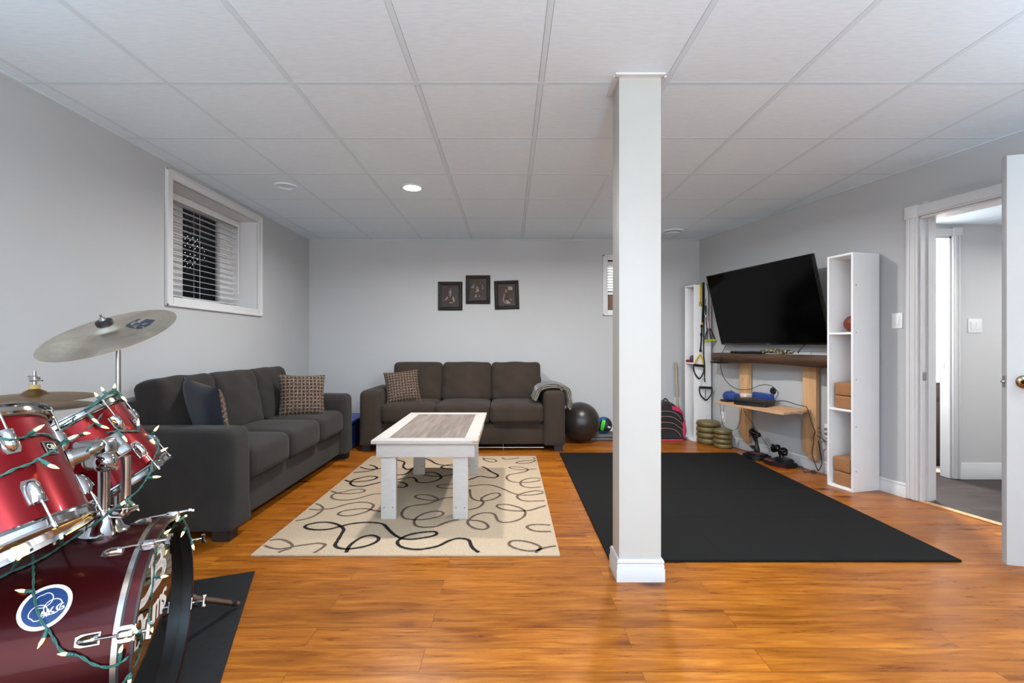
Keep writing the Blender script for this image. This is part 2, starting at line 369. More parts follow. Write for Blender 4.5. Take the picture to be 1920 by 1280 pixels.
    def ribbon(s, pts, w, nrm=(0, 0, 1), mi=0, lift=0, n=6, smooth=True, jitter=0):
        P = spline(pts, n) if smooth else [Vector(p) for p in pts]; nrm = Vector(nrm); prev = None
        for i, p in enumerate(P):
            t = (P[min(i + 1, len(P) - 1)] - P[max(i - 1, 0)]).normalized(); q = t.cross(nrm).normalized() * (w / 2 * (1 + random.uniform(-jitter, jitter)))
            cur = (s.bm.verts.new(p + q + nrm * lift), s.bm.verts.new(p - q + nrm * lift))
            if prev: s._f([prev[0], prev[1], cur[1], cur[0]], mi)
            prev = cur
        return s
    def soft(s, size, r, M=None, bulge=(0, 0, 0), n=10, mi=0, wr=0, seed=0, sag=0, rb=None):
        # rounded block centred on the origin; bulge per axis puffs the two faces across it
        r0 = r; hx, hy, hz = (v / 2 for v in size); rnd = random.Random(seed); ph = [rnd.uniform(0, 6.28) for _ in range(6)]
        vd = {}
        def P(a, b, c):
            r = r0 if rb is None else rb + (r0 - rb) * max(0, min(1, (c + 1) / .5))
            p = Vector((a * hx, b * hy, c * hz)); q = Vector((max(-hx + r, min(hx - r, p.x)), max(-hy + r, min(hy - r, p.y)), max(-hz + r, min(hz - r, p.z))))
            d = p - q
            if d.length > 1e-9: p = q + d.normalized() * r
            a, b, c = p.x / hx, p.y / hy, p.z / hz
            f = lambda u, v: max(0, 1 - u * u) ** .6 * max(0, 1 - v * v) ** .6
            e = Vector((a * bulge[0] * f(b, c), b * bulge[1] * f(a, c), c * bulge[2] * f(a, b)))
            if wr: e += Vector((0, wr * math.sin(7 * a + 3 * c + ph[0]) * math.sin(5 * c + ph[1]) * (.4 + abs(a)), wr * .6 * math.sin(6 * a + ph[2]) * math.sin(4 * b + ph[3])))
            if sag: e.z -= sag * max(0, 1 - a * a) * (1 if c > 0 else 0) * abs(c)
            return p + e
        ts = [-1 + 2 * i / n for i in range(n + 1)]
        ts = [math.copysign(abs(t) ** .8, t) for t in ts]
        def vert(a, b, c):
            key = (a, b, c)
            if key not in vd:
                v = P(ts[a], ts[b], ts[c]); vd[key] = s.bm.verts.new(M @ v if M else v)
            return vd[key]
        for i in range(n):
            for j in range(n):
                for q in (0, n):
                    fl = q == 0
                    for g in (lambda i, j: (q, i, j), lambda i, j: (j, q, i), lambda i, j: (i, j, q)):
                        L = [vert(*g(i, j)), vert(*g(i + 1, j)), vert(*g(i + 1, j + 1)), vert(*g(i, j + 1))]
                        s._f(L[::-1] if fl else L, mi)
        return s
    def pillow(s, w, h, t, M, mi=0, mi2=None, n=16):
        uvl = s.bm.loops.layers.uv.new('UVMap') if not s.bm.loops.layers.uv else s.bm.loops.layers.uv[0]
        def pt(u, v, sgn):
            pin = .07
            x = u * w / 2 * (1 - pin * (1 - abs(v) ** 2) * abs(u) ** 3); y = v * h / 2 * (1 - pin * (1 - abs(u) ** 2) * abs(v) ** 3)
            z = t / 2 * (max(0, 1 - u ** 4) * max(0, 1 - v ** 4)) ** .62
            return M @ Vector((x, y, sgn * z))
        for sgn, m in ((1, mi), (-1, mi if mi2 is None else mi2)):
            g = [[s.bm.verts.new(pt(-1 + 2 * i / n, -1 + 2 * j / n, sgn)) for j in range(n + 1)] for i in range(n + 1)]
            for i in range(n):
                for j in range(n):
                    q = [(i, j), (i + 1, j), (i + 1, j + 1), (i, j + 1)]
                    if sgn < 0: q = q[::-1]
                    f = s._f([g[a][b] for a, b in q], m)
                    for lp, (a, b) in zip(f.loops, q): lp[uvl].uv = (a / n, b / n)
        bmesh.ops.remove_doubles(s.bm, verts=s.bm.verts, dist=1e-5)
        return s
    def build(s, name, mats, parent=None, ang=38, loc=None, rot=None, rec=True):
        me = bpy.data.meshes.new(name)
        for m in (mats if isinstance(mats, (list, tuple)) else [mats]): me.materials.append(m)
        o = bpy.data.objects.new(name, me); S.collection.objects.link(o)
        if parent is not None:
            wm = WM[parent.name]; o.parent = parent; WM[o.name] = wm
        else:
            wm = (Matrix.Translation(loc) if loc is not None else Matrix())
            if rot is not None: wm = rot if isinstance(rot, Matrix) else wm @ Matrix.Rotation(rot, 4, 'Z')
            o.matrix_world = wm; WM[o.name] = wm
        bmesh.ops.transform(s.bm, matrix=wm.inverted(), verts=s.bm.verts)
        if rec: bmesh.ops.recalc_face_normals(s.bm, faces=s.bm.faces)
        s.bm.normal_update(); s.bm.to_mesh(me); s.bm.free()
        for p in me.polygons: p.use_smooth = True
        me.set_sharp_from_angle(angle=R(ang))
        return o
def thing(name, label, cat, loc=(0, 0, 0), rot=0, group=None, M=None):
    o = bpy.data.objects.new(name, None); S.collection.objects.link(o); o.empty_display_size = .05
    m = M if M is not None else Matrix.Translation(loc) @ Matrix.Rotation(rot, 4, 'Z')
    o.matrix_world = m; WM[o.name] = m; return tag(o, label, cat, group)
def tag(o, label, cat, group=None, kind=None):
    o['label'] = label; o['category'] = cat
    if group: o['group'] = group
    if kind: o['kind'] = kind
    return o
def struct(o, label, cat): return tag(o, label, cat, kind='structure')
def text_mesh(txt, size):
    c = bpy.data.curves.new('lettering', 'FONT'); c.body = txt; c.size = size; c.resolution_u = 3
    o = bpy.data.objects.new('lettering', c); S.collection.objects.link(o)
    bpy.context.view_layer.update(); me = bpy.data.meshes.new_from_object(o)
    v = [tuple(q.co) for q in me.vertices]; f = [tuple(p.vertices) for p in me.polygons]
    bpy.data.objects.remove(o); bpy.data.curves.remove(c); bpy.data.meshes.remove(me)
    return v, f
A = math.atan2(.254, 1)                       # how far the right wall turns away
Wd = Vector((math.sin(A), -math.cos(A), 0)); Wn = Vector((-math.cos(A), -math.sin(A), 0)); W0 = Vector((2.334, 5.765, 0))
def wp(s, p, z=0): return W0 + Wd * s + Wn * p + Vector((0, 0, z))     # along the right wall, out from it, up
MWALLM = Matrix((Wd, Wn, Vector((0, 0, 1)))).transposed().to_4x4(); MWALLM.translation = W0   # local (s, p, z); left handed
def wallm(s=0, p=0, z=0): m = MWALLM.copy(); m.translation = wp(s, p, z); return m
def wbox(mb, s0, s1, p0, p1, z0, z1, bev=0, mi=0): return mb.box((s0, p0, z0), (s1, p1, z1), MWALLM, mi, bev)
LX = lambda y: -2.36 - .0165 * y              # the left wall

# ---------------------------------------------------------------- room shell
YB, YF = 5.72, -2.6
m = MB(); m.prism([(LX(YF) - .2, YF - .2), wp(8.7, -.03).xy[:], wp(-.2, -.03).xy[:], (LX(YB) - .2, YB + .2)], -.1); struct(m.build('floor', mFLOOR), 'honey brown wood plank floor of the basement room', 'floor')
m = MB(); m.prism([(LX(YF) - .2, YF - .2), (4.72, YF - .2), (2.55, YB + .2), (LX(YB) - .2, YB + .2)], .1, Matrix.Translation((0, 0, CEIL + .014)), mi=1)
for i in range(-5, 9):
    for j in range(-9, 7):
        x0, y0 = -.4517 + .6096 * i + .0135, 2.281 + .6096 * j + .0135; x1, y1 = x0 + .5826, y0 + .5826
        x0, x1, y0, y1 = max(x0, LX(YB) - .1), x1, max(y0, YF - .1), min(y1, YB + .1)
        if x1 > x0 and y1 > y0 and x0 < 2.45 + .254 * (5.765 - y0): m.box((x0, y0, CEIL + .001), (x1, y1, CEIL + .0135))
struct(m.build('ceiling', [mCEIL, mPLEN]), 'white suspended tile ceiling over the room', 'ceiling')
m = MB()
for k in range(-7, 9):
    x = -.4517 + .6096 * k; y1 = YB
    if x > 2.334: y1 = min(YB, 5.765 - (x - 2.334) / .254)
    if x < LX(YB): continue
    m.box((x - .012, YF, CEIL), (x + .012, y1, CEIL + .003))
for k in range(-8, 6):
    y = 2.281 + .6096 * k; x1 = 2.334 + .254 * (5.765 - y)
    m.box((LX(y), y - .012, CEIL + .0004), (x1, y + .012, CEIL + .003))
# wall angles
m.prism([(LX(YF), YF), (LX(YF) + .022, YF), (LX(YB) + .022, YB), (LX(YB), YB)], .02, Matrix.Translation((0, 0, CEIL - .002)))
m.box((LX(YB), YB - .022, CEIL - .002), (2.345, YB, CEIL + .018)); wbox(m, 0, 8.6, 0, .022, CEIL - .002, CEIL + .018)
struct(m.build('trim_1', mTBAR), 'white metal grid bars holding the ceiling tiles', 'ceiling grid')

# left wall with the window hole
wy0, wy1, wz0, wz1 = 3.327, 4.500, 1.466, 2.308
m = MB()
def lw(y0, y1, z0, z1, x_out=.14): m.prism([(LX(y0), y0), (LX(y1), y1), (LX(y1) - x_out, y1), (LX(y0) - x_out, y0)], z1 - z0, Matrix.Translation((0, 0, z0)))
lw(YF - .15, wy0, 0, 2.6); lw(wy1, YB + .15, 0, 2.6); lw(wy0, wy1, 0, wz0); lw(wy0, wy1, wz1, 2.6)
struct(m.build('wall_left', mWALL), 'grey painted left wall with a small high window', 'wall')
bx0, bx1, bz0, bz1 = 1.215, 1.70, 1.548, 2.162
m = MB()
for a in ((LX(YB) - .2, YB, 0, bx0, YB + .15, 2.6), (bx1, YB, 0, 2.6, YB + .15, 2.6), (bx0, YB, 0, bx1, YB + .15, bz0), (bx0, YB, bz1, bx1, YB + .15, 2.6)): m.box(a[:3], a[3:])
struct(m.build('wall_back', mWALL), 'grey painted back wall behind the brown sofa', 'wall')
DS0, DS1, DZ = 2.499, 3.80, 2.045
m = MB()
wbox(m, -.15, DS0, -.13, 0, 0, 2.6); wbox(m, DS1, 8.75, -.13, 0, 0, 2.6); wbox(m, DS0, DS1, -.13, 0, DZ, 2.6)
struct(m.build('wall_right', mWALL), 'grey painted right wall with television and doorway', 'wall')
m = MB(); m.box((LX(YF) - .2, YF - .15, 0), (-2.0, YF, 2.6)); m.box((4.1, YF - .15, 0), (4.75, YF, 2.6)); m.box((-2.0, YF - .15, 2.3), (4.1, YF, 2.6)); m.box((-2.0, YF - .15, 0), (4.1, YF, .06)); struct(m.build('wall_front', mWALL), 'grey wall behind the camera with an added wide opening for fill light', 'wall')  # wide opening added so sky light fills the room from behind
m = MB()
for x in (-2.0, -.5, 1.02, 2.55, 4.04): m.box((x, YF - .1, .06), (x + .06, YF - .05, 2.3), bev=.004)
for z in (.06, 2.23): m.box((-2.0, YF - .1, z), (4.1, YF - .05, z + .07), bev=.004)
struct(m.build('fill_light_frame', mPLASTW), 'added unseen white frame of the fill light opening behind the camera', 'window')  # unseen frame added around the fill light opening

# baseboards
BP = [(0, 0), (.015, 0), (.015, .058), (.0115, .064), (.0125, .076), (.009, .083), (.0125, .088), (.0125, .095), (.007, .105), (0, .105)]
def sweep(m, pts, prof, closed=False):      # profile (out, up) carried along a polyline; out is to the left of travel
    P = [Vector(p) for p in pts]; n = len(P); rings = []
    for i in range(n):
        a = (P[i] - P[i - 1]).normalized() if (i or closed) else None; b = (P[(i + 1) % n] - P[i]).normalized() if (i < n - 1 or closed) else None
        la = Vector((-a.y, a.x, 0)) if a else None; lb = Vector((-b.y, b.x, 0)) if b else None
        if la is None: o = lb
        elif lb is None: o = la
        else: o = (la + lb); o = o / o.length / max(.3, math.cos(la.angle(lb) / 2))
        rings.append([m.bm.verts.new(P[i] + o * q[0] + Vector((0, 0, q[1]))) for q in prof])
    k = len(prof)
    for i in range(n if closed else n - 1):
        a, b = rings[i], rings[(i + 1) % n]
        for j in range(k): m._f([a[j], b[j], b[(j + 1) % k], a[(j + 1) % k]], 0)
    if not closed: m._f(rings[0], 0); m._f(rings[-1][::-1], 0)
    bmesh.ops.recalc_face_normals(m.bm, faces=m.bm.faces)
m = MB(); sweep(m, [(LX(YF), YF, 0), (LX(YB), YB, 0)][::-1], BP); struct(m.build('baseboard_left', mTRIM), 'white moulded baseboard along the left wall', 'baseboard')
m = MB(); sweep(m, [(2.345, YB, 0), (LX(YB), YB, 0)], BP); struct(m.build('baseboard_back', mTRIM), 'white moulded baseboard along the back wall', 'baseboard')
m = MB(); sweep(m, [wp(DS0 - .077, 0), wp(.05, 0)], BP); sweep(m, [wp(8.6, 0), wp(DS1 + .077, 0)], BP); struct(m.build('baseboard_right', mTRIM), 'white moulded baseboard along the right wall', 'baseboard')

# pillar
PX0, PX1, PY0, PY1 = .527, .728, 2.222, 2.360
pil = MB().box((PX0, PY0, 0), (PX1, PY1, CEIL), bev=.003).build('pillar', mPIL); struct(pil, 'white square support pillar on the plank floor', 'pillar')
m = MB(); sweep(m, [(PX0, PY0, 0), (PX0, PY1, 0), (PX1, PY1, 0), (PX1, PY0, 0)], [(q[0] * .95, q[1]) for q in BP], True); m.build('base_moulding', mPTRIM, pil)
m = MB()
for a in ((PX0 - .022, PY0 - .03, PX1 + .012, PY0), (PX0 - .026, PY0 - .004, PX0, PY1 + .03), (PX1, PY0 - .004, PX1 + .026, PY1 + .03)): m.box((a[0], a[1], CEIL - .006), (a[2], a[3], CEIL + .002))
m.build('collar_trim', mTRIM, pil)

# ---------------------------------------------------------------- windows
XR = -2.66
win = MB()
def lwq(y0, y1, z0, z1, d0, d1, bev=.004): win.prism([(LX(y0) + d1, y0), (LX(y0) + d0, y0), (LX(y1) + d0, y1), (LX(y1) + d1, y1)], z1 - z0, Matrix.Translation((0, 0, z0)), bev=bev)
oy0, oy1, oz0, oz1 = 3.263, 4.566, 1.401, 2.373
lwq(oy0, wy0, oz0, oz1, 0, .016); lwq(wy1, oy1, oz0, oz1, 0, .016); lwq(wy0, wy1, oz0, wz0, 0, .016); lwq(wy0, wy1, wz1, oz1, 0, .016)
for (a, b, c, d) in ((oy0, oy0 + .018, oz0, oz1), (oy1 - .018, oy1, oz0, oz1), (oy0, oy1, oz0, oz0 + .018), (oy0, oy1, oz1 - .018, oz1)): lwq(a, b, c, d, .012, .022, .003)
w1 = win.build('window_1', mTRIM); struct(w1, 'small high window with white trim in the left wall', 'window')
m = MB(); T = .012
g_ = .002; xe = LX(wy1) - .004
m.box((XR - .06, wy0 - T, wz0 - T), (xe, wy0 + g_, wz1 + T)); m.box((XR - .06, wy1 - g_, wz0 - T), (xe, wy1 + T, wz1 + T)); m.box((XR - .06, wy0, wz0 - T), (xe, wy1, wz0 + g_)); m.box((XR - .06, wy0, wz1 - g_), (xe, wy1, wz1 + T))
m.build('reveal', mTRIM, w1)
m = MB(); fx0, fx1 = XR - .055, XR - .01
for (a, b, c, d) in ((wy0, wy0 + .06, wz0, wz1), (3.69, 3.81, wz0, wz1), (4.30, wy1, wz0, wz1), (wy0, wy1, wz0, wz0 + .05), (wy0, wy1, wz1 - .05, wz1)): m.box((fx0, a, c), (fx1, b, d), bev=.004)
m.build('sash_frame', mPLASTW, w1)
MB().box((fx0 + .015, wy0 + .05, wz0 + .04), (fx0 + .021, wy1 - .1, wz1 - .04)).build('pane', mGLASS, w1)
# outside the window: a well, a deck skirt of lattice
m = MB(); m.box((-3.1, 2.6, 1.2), (-2.72, 5.6, 1.25)); m.box((-3.1, 2.5, 1.2), (-2.72, 2.6, 2.6)); m.box((-3.1, 5.6, 1.2), (-2.72, 5.7, 2.6)); m.box((-3.1, 2.5, 2.55), (-2.72, 5.7, 2.62))
Mx_ = Matrix(((0, 0, 1, -3.1), (1, 0, 0, 0), (0, 1, 0, 0), (0, 0, 0, 1)))
for q in ([(2.5, 1.2), (4.12, 1.2), (4.12, 2.6), (2.5, 2.6)], [(4.78, 1.2), (5.7, 1.2), (5.7, 2.6), (4.78, 2.6)], [(4.12, 1.2), (4.78, 1.2), (4.78, 2.03), (4.3, 1.74), (4.12, 1.76)], [(4.12, 2.12), (4.4, 2.22), (4.62, 2.20), (4.78, 2.03), (4.78, 2.6), (4.12, 2.6)]): m.prism(q, .04, Mx_)
struct(m.build('exterior_well', mWELL), 'dark window well under the deck outside', 'window well')
m = MB()
for d in (1, -1):
    for k in range(-22, 30):
        c0 = 4.1 + k * .068
        pts = [(-2.97 - .006 * d, c0 - d * .7, 1.25), (-2.97 - .006 * d, c0 + d * .7, 2.55)]
        a = Vector(pts[0]); b = Vector(pts[1]); q = (b - a).normalized(); w = Vector((0, -q.z, q.y)) * .016
        m.mesh([a + w, a - w, b - w, b + w, a + w + Vector((-.008, 0, 0)), a - w + Vector((-.008, 0, 0)), b - w + Vector((-.008, 0, 0)), b + w + Vector((-.008, 0, 0))], [(0, 1, 2, 3), (7, 6, 5, 4), (0, 4, 5, 1), (3, 2, 6, 7)])
tag(m.build('lattice_panel', mLATT), 'dark diagonal lattice panel outside the left window', 'lattice')

def blind(name, label, M, wid, top, bot, ns, tilt, wand=True):
    # local: x across, y out of the wall, z up, origin at the left end of the headrail
    t = thing(name, label, 'window blind', M=M)
    MB().box((0, -.02, top - .055), (wid, .03, top), M, bev=.004).build('headrail', mBLIND, t)
    m = MB(); h = (top - .075 - bot - .02) / (ns - 1)
    for k in range(ns):
        z = bot + .03 + k * h; c, s_ = math.cos(tilt) * .024, math.sin(tilt) * .024
        m.mesh([(0, -c, z - s_), (wid, -c, z - s_), (wid, 0, z + .003), (0, 0, z + .003), (wid, c, z + s_), (0, c, z + s_), (0, -c, z - s_ - .002), (wid, -c, z - s_ - .002), (wid, 0, z + .001), (0, 0, z + .001), (wid, c, z + s_ - .002), (0, c, z + s_ - .002)],
               [(0, 1, 2, 3), (3, 2, 4, 5), (9, 8, 7, 6), (11, 10, 8, 9), (0, 6, 7, 1), (5, 4, 10, 11)], 0, M)
    m.build('slats', mBLIND, t)
    MB().box((0, -.024, bot), (wid, .024, bot + .016), M, bev=.004).build('bottom_rail', mBLIND, t)
    for f in ((.08, .5, .92) if wid > .7 else (.12, .88)):
        m = MB(); m.tube([M @ Vector((wid * f, -.025, top - .05)), M @ Vector((wid * f, -.025, bot + .01)), M @ Vector((wid * f, .025, bot + .01)), M @ Vector((wid * f, .025, top - .05))], .0012, 6, smooth=False)
        m.build('ladder_cord', mBLIND, t)
    if wand: MB().cyl(M @ Vector((wid * .97, .036, top - .06)), M @ Vector((wid * .97, .036, bot + .12)), .004, seg=8).build('wand', mBLIND, t)
    return t
Mb = Matrix(((0, 1, 0, -2.625), (1, 0, 0, wy0 + .015), (0, 0, 1, 0), (0, 0, 0, 1)))
blind('window_blind', 'white slatted blind hanging open in the left wall window', Mb, wy1 - wy0 - .03, wz1 - .004, wz0 + .016, 16, -.15)
m = MB(); m.box((-.012, 0, 0), (.012, .58, .016), Matrix.Translation((-2.535, 3.72, wz0 + .0005)), bev=.003); tag(m.build('sill_strip', mDKWOOD, loc=(-2.535, 3.72, wz0)), 'dark brown wood strip lying on the left window sill', 'wood strip')

m = MB()
for a in ((1.154, 1.484, bx0, 2.225), (bx1, 1.484, 1.762, 2.225), (bx0, 1.484, bx1, bz0), (bx0, bz1, bx1, 2.225)): m.box((a[0], YB - .016, a[1]), (a[2], YB, a[3]), bev=.004)
for a in ((1.154, 1.484, 1.172, 2.225), (1.744, 1.484, 1.762, 2.225), (1.154, 1.484, 1.762, 1.502), (1.154, 2.207, 1.762, 2.225)): m.box((a[0], YB - .022, a[1]), (a[2], YB - .012, a[3]), bev=.003)
w2 = m.build('window_2', mTRIM); struct(w2, 'small white trimmed window in the back wall behind the pillar', 'window')
m = MB()
for a in ((bx0 - T, bz0 - T, bx0, bz1 + T), (bx1, bz0 - T, bx1 + T, bz1 + T), (bx0, bz0 - T, bx1, bz0), (bx0, bz1, bx1, bz1 + T)): m.box((a[0], YB, a[1]), (a[2], YB + .2, a[3]))
m.build('reveal', mTRIM, w2)
m = MB()
for a in ((bx0, bz0, bx0 + .03, bz1), (bx1 - .03, bz0, bx1, bz1), (bx0, bz0, bx1, bz0 + .03), (bx0, bz1 - .03, bx1, bz1)): m.box((a[0], YB + .15, a[1]), (a[2], YB + .19, a[3]))
m.build('sash_frame', mPLASTW, w2); MB().box((bx0 + .02, YB + .165, bz0 + .02), (bx1 - .02, YB + .17, bz1 - .02)).build('pane', mGLASS, w2)
Mb2 = Matrix(((1, 0, 0, bx0 + .008), (0, -1, 0, YB + .085), (0, 0, 1, 0), (0, 0, 0, 1)))
blind('window_blind', 'white slatted blind half hidden by the pillar in the back window', Mb2, bx1 - bx0 - .016, bz1 - .004, bz0 + .21, 10, .35, False)
m = MB(); m.box((bx0 + .006, YB + .03, bz0 + .0005), (bx1 - .006, YB + .045, bz0 + .2), bev=.002); tag(m.build('card_panel', mCARD, loc=(bx0, YB + .03, bz0)), 'brown panel standing on the sill of the back window', 'panel')

# ---------------------------------------------------------------- doorway, hall, washroom
m = MB()
wbox(m, DS0 - .078, DS0 + .002, 0, .018, .004, DZ + .005, .003); wbox(m, DS0 - .066, DS0 - .050, .014, .023, .004, DZ, .002); wbox(m, DS0 - .030, DS0 - .014, .014, .023, .004, DZ, .002)
wbox(m, DS1 - .002, DS1 + .078, 0, .018, .004, DZ + .005, .003)
wbox(m, DS0 - .084, DS0 + .004, 0, .026, DZ - .005, DZ + .085, .004); wbox(m, DS1 - .004, DS1 + .084, 0, .026, DZ - .005, DZ + .085, .004)
wbox(m, DS0, DS1, 0, .019, DZ, DZ + .08, .003); wbox(m, DS0, DS1, .010, .024, DZ + .012, DZ + .024, .002)
d1 = m.build('door_1', mTRIM); struct(d1, 'white cased doorway opening from the room to the hall', 'doorway')
m = MB(); wbox(m, DS0, DS0 + .016, -.14, .002, .004, DZ); wbox(m, DS1 - .016, DS1, -.14, .002, .004, DZ); wbox(m, DS0, DS1, -.14, .002, DZ - .016, DZ); wbox(m, DS0 + .016, DS0 + .028, -.10, -.05, .004, DZ - .016)
m.build('jamb', mTRIM, d1)
m = MB(); wbox(m, DS0 + .016, DS0 + .019, -.04, -.012, .87, .93, .001); m.build('strike_plate', mCHROMED, d1)
m = MB(); wbox(m, DS0 + .002, DS1 - .002, -.04, .012, .0, .007, .002); struct(m.build('trim_2', mSTRIP), 'pale wood threshold strip across the doorway', 'threshold')

# open door leaf
ld = (Vector((2.463, 2.30, 0)) - Vector(wp(DS1, 0))); Lw = ld.length; ld.normalize(); ln = Vector((-ld.y, ld.x, 0))
if ln.y > 0: ln = -ln
MD = Matrix((ld, ln, Vector((0, 0, 1)))).transposed().to_4x4(); MD.translation = wp(DS1, 0) + ld * .0
leaf = MB().box((.01, -.035, .038), (Lw, 0, 2.064), MD, bev=.004).build('door_2', mDOOR); struct(leaf, 'open plain white door leaf at the right edge', 'door')
kb = MB(); kz = .945
kb.lathe([(0, 0), (.032, 0), (.032, .004), (.026, .010), (.012, .013), (.011, .034), (.020, .040), (.0275, .052), (.026, .064), (.016, .070), (0, .071)], frame(MD @ Vector((Lw - .066, 0, kz)), ln), 28); kn = kb.build('knob', mKNOB, leaf); kn['label'] = 'bronze door knob'
m = MB(); c = MD @ Vector((Lw, -.017, kz)); m.box((-.001, -.011, -.028), (.002, .011, .028), Matrix.Translation(c) @ MD.to_3x3().to_4x4()); m.cyl(c, c + ld * .012, .008, .006, 14); m.build('latch', mCHROMED, leaf)

# hall
HY, HC = 3.905, 2.13
m = MB(); m.prism([wp(DS0 - .4, -.131).xy[:], wp(DS1 + .5, -.131).xy[:], (5.2, 1.75), (5.2, 5.0), (2.85, 5.0), (2.86, 4.1)], -.06, Matrix.Translation((0, 0, .0))); m.prism([wp(DS0, -.0).xy[:], wp(DS1, -.0).xy[:], wp(DS1, -.131).xy[:], wp(DS0, -.131).xy[:]], -.05, Matrix.Translation((0, 0, .0015)))
hf = m.build('hall_floor', mHALLF); hf['kind'] = 'structure'; tag(hf, 'dark wood plank floor of the hall beyond the doorway', 'floor')
m = MB(); m.prism([wp(DS0 - .4, -.131).xy[:], wp(DS1 + .5, -.131).xy[:], (5.2, 1.75), (5.2, HY + .085), (2.87, HY + .085)], .08, Matrix.Translation((0, 0, HC + .004)))
struct(m.build('hall_ceiling', mCEIL), 'low white tile ceiling of the hall', 'ceiling')
m = MB()
for y in (3.30, 2.69, 2.08): m.box((2.95, y - .012, HC), (5.0, y + .012, HC + .008))
for x in (4.05, 4.66): m.box((x - .012, 1.9, HC), (x + .012, HY, HC + .008))
struct(m.build('trim_3', mTBAR), 'white grid bars of the hall ceiling', 'ceiling grid')
hx0, hx1, hdz = 2.97, 3.716, 2.035
m = MB(); m.box((hx1, HY, 0), (5.2, HY + .085, 2.6)); m.box((2.875, HY, hdz), (hx1, HY + .085, 2.6)); m.box((2.875, HY, 0), (hx0, HY + .085, hdz)); m.box((4.9, 1.7, 0), (5.0, HY, 2.6)); m.box((3.55, 1.72, 0), (4.95, 1.80, 2.6))
struct(m.build('wall_hall', mWALLH), 'pale grey hall wall facing the doorway', 'wall')
m = MB(); m.box((hx1, HY - .018, .004), (hx1 + .066, HY, hdz + .005), bev=.003); m.box((hx1 + .012, HY - .024, .004), (hx1 + .026, HY - .01, hdz), bev=.002); m.box((hx1 + .044, HY - .024, .004), (hx1 + .056, HY - .01, hdz), bev=.002)
m.box((hx1 - .004, HY - .026, hdz), (hx1 + .076, HY, hdz + .07), bev=.004); m.box((hx0, HY - .018, hdz), (hx1, HY, hdz + .062), bev=.003)
d3 = m.build('door_3', mTRIM); struct(d3, 'white cased doorway from the hall to the bright washroom', 'doorway')
m = MB(); m.box((hx1 - .016, HY, .004), (hx1, HY + .085, hdz)); m.box((hx0, HY, .004), (hx0 + .016, HY + .085, hdz)); m.box((hx0, HY, hdz - .016), (hx1, HY + .085, hdz)); m.build('jamb', mTRIM, d3)
m = MB(); m.box((hx1 - .019, HY + .045, .92), (hx1 - .0155, HY + .065, .98)); m.build('strike_plate', mCHROMED, d3)
m = MB(); sweep(m, [(4.9, HY, 0), (hx1 + .066, HY, 0)], [(0, 0), (.015, 0), (.015, .10), (.011, .106), (.011, .128), (.006, .135), (0, .135)]); struct(m.build('baseboard_hall', mTRIM), 'white baseboard along the hall wall', 'baseboard')
# washroom
m = MB(); m.box((2.8, 4.95, 0), (4.6, 5.05, 2.6)); m.box((4.55, 4.02, 0), (4.65, 5.0, 2.6)); m.box((2.78, 4.02, 0), (2.86, 5.0, 2.6)); m.box((2.8, 4.02, 2.4), (4.6, 5.0, 2.5))
struct(m.build('wall_washroom', wall_mat('white_washroom_paint', (232, 233, 234))), 'bright white washroom wall seen through two doorways', 'wall')
v = thing('vanity_cabinet', 'dark espresso vanity cabinet in the bright washroom', 'vanity', (3.9, 4.6, 0))
MB().box((3.25, 4.30, .07), (4.5, 4.93, .775), bev=.003).build('body', mESPR, v)
m = MB(); m.box((3.25, 4.30, 0), (4.5, 4.9, .07)); m.build('toe_kick', mBLACK, v)
for x0 in (3.28, 3.90):
    f = MB(); f.box((x0, 4.284, .63), (x0 + .58, 4.30, .76), bev=.003); f.build('drawer_front', mESPR, v)
    f = MB(); f.box((x0, 4.284, .10), (x0 + .58, 4.30, .60), bev=.003); f.build('cabinet_door', mESPR, v)
m = MB(); m.box((3.23, 4.275, .776), (4.52, 4.94, .80), bev=.004); m.build('counter', mPLASTW, v)
m = MB(); m.box((3.3, 4.06, 0), (4.2, 4.27, .012), bev=.004); tag(m.build('bath_mat', mBATHM), 'pale bath mat on the floor before the vanity', 'bath mat')
# framed shelf lines on the washroom wall
w3 = thing('towel_ladder', 'white rack of thin bars on the washroom wall', 'rack', (4.2, 4.93, 1.3))
for z in (1.14, 1.36, 1.58): m = MB(); m.box((4.02, 4.90, z), (4.40, 4.915, z + .012)); m.build('rung', mCHROMED, w3)
for x in (4.01, 4.39): m = MB(); m.box((x, 4.895, 1.1), (x + .02, 4.95, 1.9)); m.build('rail', mTRIM, w3)

def plate(name, label, cat, M, w, h, kind):
    t = thing(name, label, cat, M=M)
    MB().box((-w / 2, 0, -h / 2), (w / 2, .006, h / 2), M, bev=.003).build('cover_plate', mPLASTW, t)
    if kind == 'outlet':
        for z in (-.02, .02):
            m = MB(); m.box((-.017, .004, z - .014), (.017, .008, z + .014), M, bev=.003)
            m.build('socket', mPLASTW, t)
            m = MB()
            for x in (-.006, .006): m.box((x - .0012, .0075, z - .004), (x + .0012, .0085, z + .006), M)
            m.build('slot', mBLACK, t)
    else:
        for x in ((-.023, .023) if w > .1 else (0,)):
            m = MB(); m.box((x - .016, .004, -.033), (x + .016, .0095, .033), M, bev=.002); m.build('rocker', mPLASTW, t)
    return t
def wallM(s, z, p=.001): m = MWALLM.copy(); m.translation = wp(s, p, z); return m
plate('light_switch', 'white light switch on the grey wall beside the doorway trim', 'light switch', wallM(2.353, 1.305), .075, .115, 'switch')
plate('light_switch', 'white double switch plate on the hall wall', 'light switch', Matrix.Translation((3.91, HY - .001, 1.285)) @ Matrix.Diagonal((1, -1, 1, 1)), .118, .118, 'switch')
plate('wall_outlet', 'white wall outlet with two plugs under the television', 'outlet', wallM(1.79, .375), .075, .12, 'outlet')
